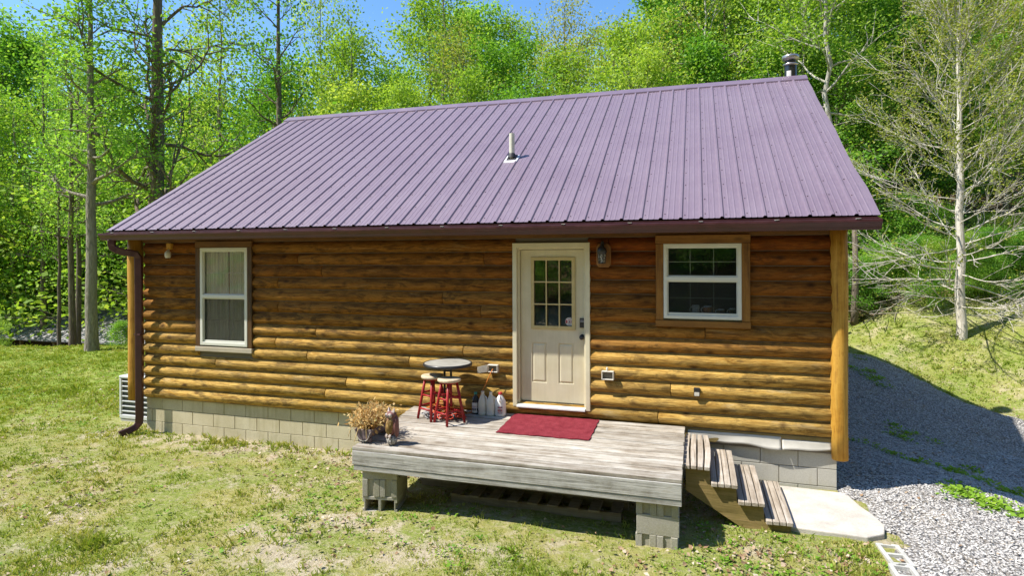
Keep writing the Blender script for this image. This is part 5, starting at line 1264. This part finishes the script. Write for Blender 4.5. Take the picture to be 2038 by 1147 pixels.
D = ['dense1', 'dense2', 'dense3', 'dense4']
fill(range(-120, 640, 95), 36, 5, D)
fill(range(-80, 600, 105), 29, 110, D + ['airy1'])
fill(range(-60, 560, 120), 31, 230, ['dense3', 'dense1', 'dense2'])
fill(range(590, 1330, 92), 31, 0, ['dense1', 'dense2', 'airy2', 'dense2', 'dense4'])
fill(range(600, 1360, 105), 24.5, 75, ['dense2', 'dense1', 'airy1', 'dense2', 'airy2'], 1.5)
fill(range(560, 1400, 120), 20.5, 135, ['dense2', 'dense1', 'dense3'], .8)
fill(range(1330, 2260, 95), 32, 0, ['dense1', 'dense2', 'dense4', 'dense1'])
fill(range(1340, 2200, 105), 25.5, 70, ['dense1', 'dense2', 'dense3', 'airy1'])
fill(range(1420, 2250, 115), 21, 190, ['dense1', 'dense2', 'dense3'], 1.)
def shrubs(us, depth, v, keys, dj=1.2, vj=40):
    for u in us:
        u2 = u + gT.uniform(-25, 25); key = gT.choice(keys); lb, gp = lab(KL[key], u2); put(key, u2, depth + gT.uniform(-dj, dj), v + gT.uniform(-vj, vj), lb, 'shrub', gp.replace('trees', 'shrubs'), gT.uniform(.9, 1.3))
S = ['shrub1', 'shrub2', 'shrub3']
shrubs(range(-60, 300, 62), 31, 520, ['shrub1', 'shrub2'])
shrubs(range(-60, 290, 85), 29.5, 420, ['shrub2', 'shrub3'])
shrubs((-20, 228), 21.2, 655, ['shrub2', 'shrub3'], .3, 8)
shrubs(range(1640, 2200, 62), 19.5, 420, S)
shrubs(range(1700, 2150, 70), 17.3, 540, S, .5)
shrubs(range(1690, 2150, 85), 16.4, 610, ['shrub3', 'shrub1'], .3, 20)
shrubs(range(1690, 2160, 52), 16.9, 585, ['shrub2', 'shrub1', 'shrub3'], .4, 22)
shrubs(range(1830, 2160, 60), 15.6, 618, ['shrub2', 'shrub3'], .25, 10)
shrubs(range(560, 1700, 120), 18.5, 330, S, 1.)
# far wooded hillside that closes the view: one mass of leaf clumps
g = np.random.default_rng(77); n = 120000
u = g.uniform(-420, 2500, n); dp = g.uniform(40, 62, n); l = (u - 1019) / FPX * dp
X = CAM[0] + FW[0] * dp + RT[0] * l; Y = CAM[1] + FW[1] * dp + RT[1] * l; Z0 = ht(X, Y)
vt = np.interp(u, sx_, sv_) + 35 + 40 * (vn(u, dp * 0, .02, 41) - .3); zt = CAM[2] + dp * (509 - vt) / FPX
Z = Z0 + (zt - Z0) * g.uniform(0, 1, n) ** .7
N = rvec(n, g) + np.array([-.2, -.4, .8]); ls = g.uniform(.15, .28, n); V, F = leaf_quads(np.stack([X, Y, Z], 1), np.cross(N, rvec(n, g)), N / np.linalg.norm(N, axis=1, keepdims=True), ls, ls * .7)
tag(npmesh('distant_woodland', V, F, LF1, None, np.clip(vn(X, Y, .25, 42) * .7 + .3 * g.uniform(size=n), 0, 1)), 'far wooded hillside closing the view behind the trees', 'woodland', None, 'stuff')
# trees behind the viewer, seen in the window panes
for i in range(11):
    x = -9 + i * 2.3 + gT.uniform(-.8, .8); y = -19 - gT.uniform(0, 5); k = gT.choice(['airy1', 'tall1', 'dense3', 'pale']); plant(k, x, y, gT.uniform(10, 15), gT.uniform(0, 6), 'tree on the slope facing the cabin front', 'tree', 'trees on the slope facing the cabin')
for i in range(14):
    x = -10 + i * 1.9 + gT.uniform(-.8, .8); y = -15.5 - gT.uniform(0, 3); plant(gT.choice(['shrub1', 'shrub2', 'shrub3']), x, y, gT.uniform(2.5, 4), gT.uniform(0, 6), 'shrub on the slope facing the cabin front', 'shrub', 'shrubs on the slope facing the cabin')
# shed below the lawn at the left
def shed():
    p = lambda u, d, z: np.array([*at(u, d), z])
    a = np.array(at(-30, 27)); b = np.array(at(270, 25.2)); ax = (b - a) / np.linalg.norm(b - a); nx = np.array([-ax[1], ax[0]]); L = np.linalg.norm(b - a) + 2.5
    zr = -2.5
    t = thing('shed', 'low dark shed with a pale grey metal roof beyond the lawn at the left', 'shed', (a[0], a[1], -3.0))
    def q(s, w_, z): c = a + ax * s + nx * w_; return (c[0], c[1], z)
    z_e, z_r = -1.62, -.42
    r = MB(); r.hexa([q(-.3, -.35, z_e), q(L, -.35, z_e - .1), q(L, 3.0, z_r - .1), q(-.3, 3.0, z_r)], [q(-.3, -.35, z_e + .06), q(L, -.35, z_e - .04), q(L, 3.0, z_r - .04), q(-.3, 3.0, z_r + .06)])
    s_ = .0
    while s_ < L:
        r.hexa([q(s_, -.352, z_e + .061), q(s_ + .04, -.352, z_e + .061), q(s_ + .04, 3.0, z_r + .061), q(s_, 3.0, z_r + .061)], [q(s_, -.352, z_e + .09), q(s_ + .04, -.352, z_e + .09), q(s_ + .04, 3.0, z_r + .09), q(s_, 3.0, z_r + .09)]); s_ += .45
    r.build('roof', SHEDR, t)
    w2 = MB(); w2.hexa([q(0, 0, -4), q(L - .2, 0, -4), q(L - .2, .1, -4), q(0, .1, -4)], [q(0, 0, z_e + .1), q(L - .2, 0, z_e), q(L - .2, .1, z_e + .03), q(0, .1, z_e + .1)])
    w2.hexa([q(0, 2.9, -4), q(L - .2, 2.9, -4), q(L - .2, 3, -4), q(0, 3, -4)], [q(0, 2.9, z_r), q(L - .2, 2.9, z_r - .1), q(L - .2, 3, z_r - .1), q(0, 3, z_r)])
    w2.build('wall', SHEDW, t)
    s_ = .4
    while s_ < L: ps = MB(); c = q(s_, -.12, -4); ps.box((c[0] - .06, c[1] - .06, -4), (c[0] + .06, c[1] + .06, z_e)); s_ += 1.8; ps.build('post', OLDW, t)
shed()

# ------------------------------------------------------------------ ground cover
def view_pts(n, g, kmin=4.6, kmax=19.5, lmargin=1.02):
    # more near the viewer; uniform over the seen ground otherwise
    k = kmin + (kmax - kmin) * g.uniform(size=n) ** 1.5; l = (g.uniform(-.9, .9, n)) * k * lmargin
    return CAM[0] + FW[0] * k + RT[0] * l, CAM[1] + FW[1] * k + RT[1] * l, k
def is_lawn(x, y, k):
    ok = gravel_mask(x, y) < -.02 
    ok &= ~((x > XL - .03) & (x < XR + .05) & (y > .01) & (y < YB))
    ok &= ~((x > 2.8) & (x < 4.1) & (y > -1.22) & (y < .05)); ok &= ~((x > -7.35) & (x < -6.3) & (y > .2) & (y < 1.25))
    for c in (cL, cR): ok &= ~((abs(x - c[0]) < .24) & (abs(y - c[1]) < .24))
    ok &= ~((x > 3.86) & (x < 4.12) & (y > -2.05) & (y < -1.15))
    return ok
def patch(x, y): return .5 * vn(x, y, 1.1, 51) + .3 * vn(x, y, 3.1, 52) + .2 * vn(x, y, .35, 53)
g = np.random.default_rng(101)
x, y, k = view_pts(105000, g); dens = patch(x, y); l = (x - CAM[0]) * RT[0] + (y - CAM[1]) * RT[1]
lsh = np.clip(sstep(9, 13, k) * sstep(-2.5, -5, l) + .6 * sstep(4, 6.5, l) * sstep(11, 13.5, k), 0, 1)
shade = (x > -1.4) & (x < 2.2) & (y > -1.6) & (y < -.1)
keep = is_lawn(x, y, k) & (g.uniform(size=len(x)) < np.clip((dens - .36) * 3.6, .22, 1) * .75 + lsh * .8) & (~shade | (g.uniform(size=len(x)) < .35))
x, y, k, lsh = x[keep], y[keep], k[keep], lsh[keep]; z = ht(x, y); nb_ = 5; n = len(x) * nb_
bx_ = np.repeat(x, nb_) + g.normal(0, .022, n); by_ = np.repeat(y, nb_) + g.normal(0, .022, n); bz_ = np.repeat(z, nb_) - .005
hh = np.repeat((.012 + .038 * g.uniform(size=len(x)) ** 1.6) * (1 + .5 * lsh) * (.5 + vn(x, y, 1.7, 57)) * (1 + 1.3 * np.exp(-((y + .12) ** 2) / .05) * ((x > -6.3) & (x < -1.5)) + .6 * (vn(x, y, 5., 59) > .8)), nb_) * g.uniform(.6, 1.2, n); az = g.uniform(0, 6.28, n); tl = g.uniform(.15, 1.1, n); w_ = (.0022 + .00045 * np.repeat(k, nb_)) * g.uniform(.8, 1.3, n)
dx, dy = np.cos(az), np.sin(az); P0 = np.stack([bx_, by_, bz_], 1); S_ = np.stack([-dy, dx, 0 * dx], 1) * w_[:, None]
tip = P0 + np.stack([dx * hh * tl, dy * hh * tl, hh], 1); midp = P0 + np.stack([dx * hh * tl * .35, dy * hh * tl * .35, hh * .6], 1)
V = np.stack([P0 - S_, P0 + S_, midp + S_ * .8, tip, midp - S_ * .8], 1).reshape(-1, 3); F = np.arange(len(V)).reshape(-1, 5)
tt = np.clip(np.repeat(vn(x, y, 2.2, 54) * .6 + .12 + .35 * (vn(x, y, 6., 58) - .5), nb_) + g.normal(.14, .24, n) - .15 * np.repeat(lsh, nb_), 0, 1)
tag(npmesh('grass', V, F, GRASSM, None, tt), 'short patchy grass growing over the lawn', 'grass', None, 'stuff')
# broad-leaved weeds and clover in clumps
def weeds(px, py, pk, g, nl, rad, lsz, name, label, zf=ht):
    n = len(px) * nl; z = zf(px, py); a = g.uniform(0, 6.28, n); r = g.uniform(0, 1, n) ** .6 * np.repeat(rad, nl); X = np.repeat(px, nl) + r * np.cos(a); Y = np.repeat(py, nl) + r * np.sin(a)
    ls = g.uniform(.7, 1.3, n) * np.repeat(lsz, nl); Z = zf(X, Y) + g.uniform(.003, .03, n) * (1.3 - r / np.repeat(rad, nl)) + .004
    A = np.stack([np.cos(a), np.sin(a), g.uniform(.0, .7, n)], 1); N = np.stack([-.4 * np.cos(a), -.4 * np.sin(a), np.ones(n)], 1) + g.normal(0, .3, (n, 3)); N /= np.linalg.norm(N, axis=1, keepdims=True)
    V, F = leaf_quads(np.stack([X, Y, Z], 1), A, N, ls, ls * g.uniform(.45, .7, n)); tag(npmesh(name, V, F, WEEDM, None, np.clip(np.repeat(g.uniform(size=len(px)), nl) * .6 + .4 * g.uniform(size=n), 0, 1)), label, 'weeds', None, 'stuff')
x, y, k = view_pts(5200, g, 4.6, 15); d2 = vn(x, y, .9, 61) * .6 + vn(x, y, 2.6, 62) * .4
kp_ = is_lawn(x, y, k) & (g.uniform(size=len(x)) < np.clip((d2 - .47) * 5, .02, 1)) & ~((x > -1.4) & (x < 2.2) & (y > -1.5) & (y < 0))
x, y, k = x[kp_], y[kp_], k[kp_]; weeds(x, y, k, g, 11, g.uniform(.03, .08, len(x)), g.uniform(.022, .045, len(x)), 'lawn_weeds', 'low clover and broad leaved weeds scattered through the lawn')
# weeds in the gravel
cx_ = [(5.56, 1.73), (5.52, 1.53), (5.8, 1.68), (5.95, 2.31), (5.3, 3.3), (5.44, 3.68), (5.89, 3.65), (5.75, 6.22), (5.69, 6.75), (5.52, 6.84), (5.74, 5.84), (5.01, 0.29), (5.15, 0.29), (5.33, 0.26), (5.45, 0.11), (5.52, -0.06), (5.81, 1.09), (6.26, 1.67), (4.57, 2.14), (4.98, 1.72), (5.15, 0.41), (5.19, 0.13), (5.39, 0.17), (5.52, 0.04), (5.98, 8.19), (5.5, 7.6), (5.2, 7.9)]
X = []; Y = []
for a, b in cx_:
    m_ = int(g.uniform(4, 11)); X += list(g.normal(a, .13, m_)); Y += list(g.normal(b, .13, m_))
X, Y = np.array(X), np.array(Y); weeds(X, Y, None, g, 12, g.uniform(.05, .10, len(X)), g.uniform(.035, .065, len(X)), 'gravel_weeds', 'patches of green weeds growing through the gravel', path_z)
X = np.array([3.99, 4.01, 4.0, 4.0, 3.98, 4.02]); Y = np.array([-1.28, -1.33, -1.5, -1.47, -1.30, -1.52]); weeds(X, Y, None, g, 16, np.full(6, .05), np.full(6, .05), 'curb_weeds', 'green weeds sprouting in the holes of the curb block', lambda a, b: np.full(len(a), -.86))
# dead leaves
x, y, k = view_pts(34000, g, 4.6, 15); dl = vn(x, y, .8, 71) * .55 + vn(x, y, 2.4, 72) * .45
near_house = np.exp(-((y + .35) ** 2) / .4) * ((x > -4.5) & (x < 4)) * .6 + np.exp(-((x + 1.7) ** 2 + (y + .6) ** 2) / .9) * .6 + np.exp(-((x - 3.0) ** 2 / 1.6 + (y + 1.75) ** 2 / .25)) * .7 + ((x > -1.3) & (x < 2.2) & (y > -1.3) & (y < -.05)) * .8
kp_ = is_lawn(x, y, k) & (g.uniform(size=len(x)) < np.clip((dl - .5) * 3.2, .05, 1) * .75 + near_house)
x, y, k = x[kp_], y[kp_], k[kp_]; n = len(x); N = rvec(n, g) * .45 + np.array([0, 0, 1]); N /= np.linalg.norm(N, axis=1, keepdims=True); ls = .018 + .05 * g.uniform(size=n) ** 1.8
V, F = leaf_quads(np.stack([x, y, ht(x, y) + g.uniform(.006, .03, n)], 1), np.cross(N, rvec(n, g)), N, ls, ls * g.uniform(.4, .8, n)); V[1::4, 2] += .012; 
tag(npmesh('fallen_leaves', V, F, LITTER, None, g.uniform(size=n)), 'dry fallen leaves scattered over lawn and under the deck', 'leaves', None, 'stuff')
# leaf litter and ferns under the right-hand trees
u = g.uniform(1640, 2150, 5000); dp = g.uniform(15.9, 20, 5000); l = (u - 1019) / FPX * dp; X = CAM[0] + FW[0] * dp + RT[0] * l; Y = CAM[1] + FW[1] * dp + RT[1] * l; n = len(X); N = rvec(n, g) * .5 + np.array([0, 0, 1]); ls = g.uniform(.07, .16, n)
V, F = leaf_quads(np.stack([X, Y, ht(X, Y) + g.uniform(.01, .12, n)], 1), np.cross(N, rvec(n, g)), N / np.linalg.norm(N, axis=1, keepdims=True), ls, ls * .6)
tag(npmesh('forest_litter', V, F, LITTER, None, g.uniform(size=n) * .6), 'brown leaf litter on the forest floor at right', 'leaves', None, 'stuff')
# loose stones on the gravel
def stones(n, g, xr, yr, smin, smax, fn, name, label):
    x = g.uniform(*xr, n); y = g.uniform(*yr, n); kp_ = fn(x, y); x, y = x[kp_], y[kp_]; n = len(x)
    base = np.array([(0, 0, 1), (1, 0, .1), (.3, .95, -.05), (-.8, .6, .12), (-.8, -.6, 0), (.3, -.95, .1), (0, 0, -1)], float); fc = [(0, 1, 2), (0, 2, 3), (0, 3, 4), (0, 4, 5), (0, 5, 1), (6, 2, 1), (6, 3, 2), (6, 4, 3), (6, 5, 4), (6, 1, 5)]
    s = g.uniform(smin, smax, n); jit_ = g.uniform(.65, 1.3, (n, 7, 3)); a = g.uniform(0, 6.28, n); V = base[None] * jit_ * s[:, None, None]; V[:, :, 2] *= .6
    ca, sa = np.cos(a)[:, None], np.sin(a)[:, None]; Vx = V[:, :, 0] * ca - V[:, :, 1] * sa; Vy = V[:, :, 0] * sa + V[:, :, 1] * ca; tx_ = g.normal(0, .35, n)[:, None]; Vz = V[:, :, 2] + Vx * tx_
    Z = path_z(x, y); V = np.stack([Vx + x[:, None], Vy + y[:, None], Vz + Z[:, None] + s[:, None] * .25], 2).reshape(-1, 3); F = (np.array(fc)[None] + 7 * np.arange(n)[:, None, None]).reshape(-1, 3)
    tag(npmesh(name, V, F, STONE, None, np.repeat(np.clip(g.normal(.6, .25, n), 0, 1), 10)), label, 'gravel', None, 'stuff')
gl = g.uniform(size=(2, 1500)); lx_, ly_ = 3.8 + 4 * gl[0], -3 + 12 * gl[1]; kp_ = gravel_mask(lx_, ly_) > .02; lx_, ly_ = lx_[kp_], ly_[kp_]; n = len(lx_); N = rvec(n, g) * .4 + np.array([0, 0, 1]); ls = g.uniform(.02, .06, n); V, F = leaf_quads(np.stack([lx_, ly_, path_z(lx_, ly_) + .018], 1), np.cross(N, rvec(n, g)), N / np.linalg.norm(N, axis=1, keepdims=True), ls, ls * .6); tag(npmesh('gravel_leaves', V, F, LITTER, None, g.uniform(size=n)), 'dry leaves and bits scattered over the gravel', 'leaves', None, 'stuff')
stones(46000, g, (3.7, 7.6), (-3.2, 3.2), .006, .016, lambda x, y: (gravel_mask(x, y) > .03) & ~((x < 4.13) & (y < -1.1) & (y > -2.1) & (x > 3.85)), 'loose_gravel', 'pale crushed stones of the gravel drive in front of the cabin corner')
stones(16000, g, (3.9, 9), (3.2, 9.3), .009, .02, lambda x, y: gravel_mask(x, y) > .03, 'side_gravel', 'crushed stones of the drive along the cabin side')
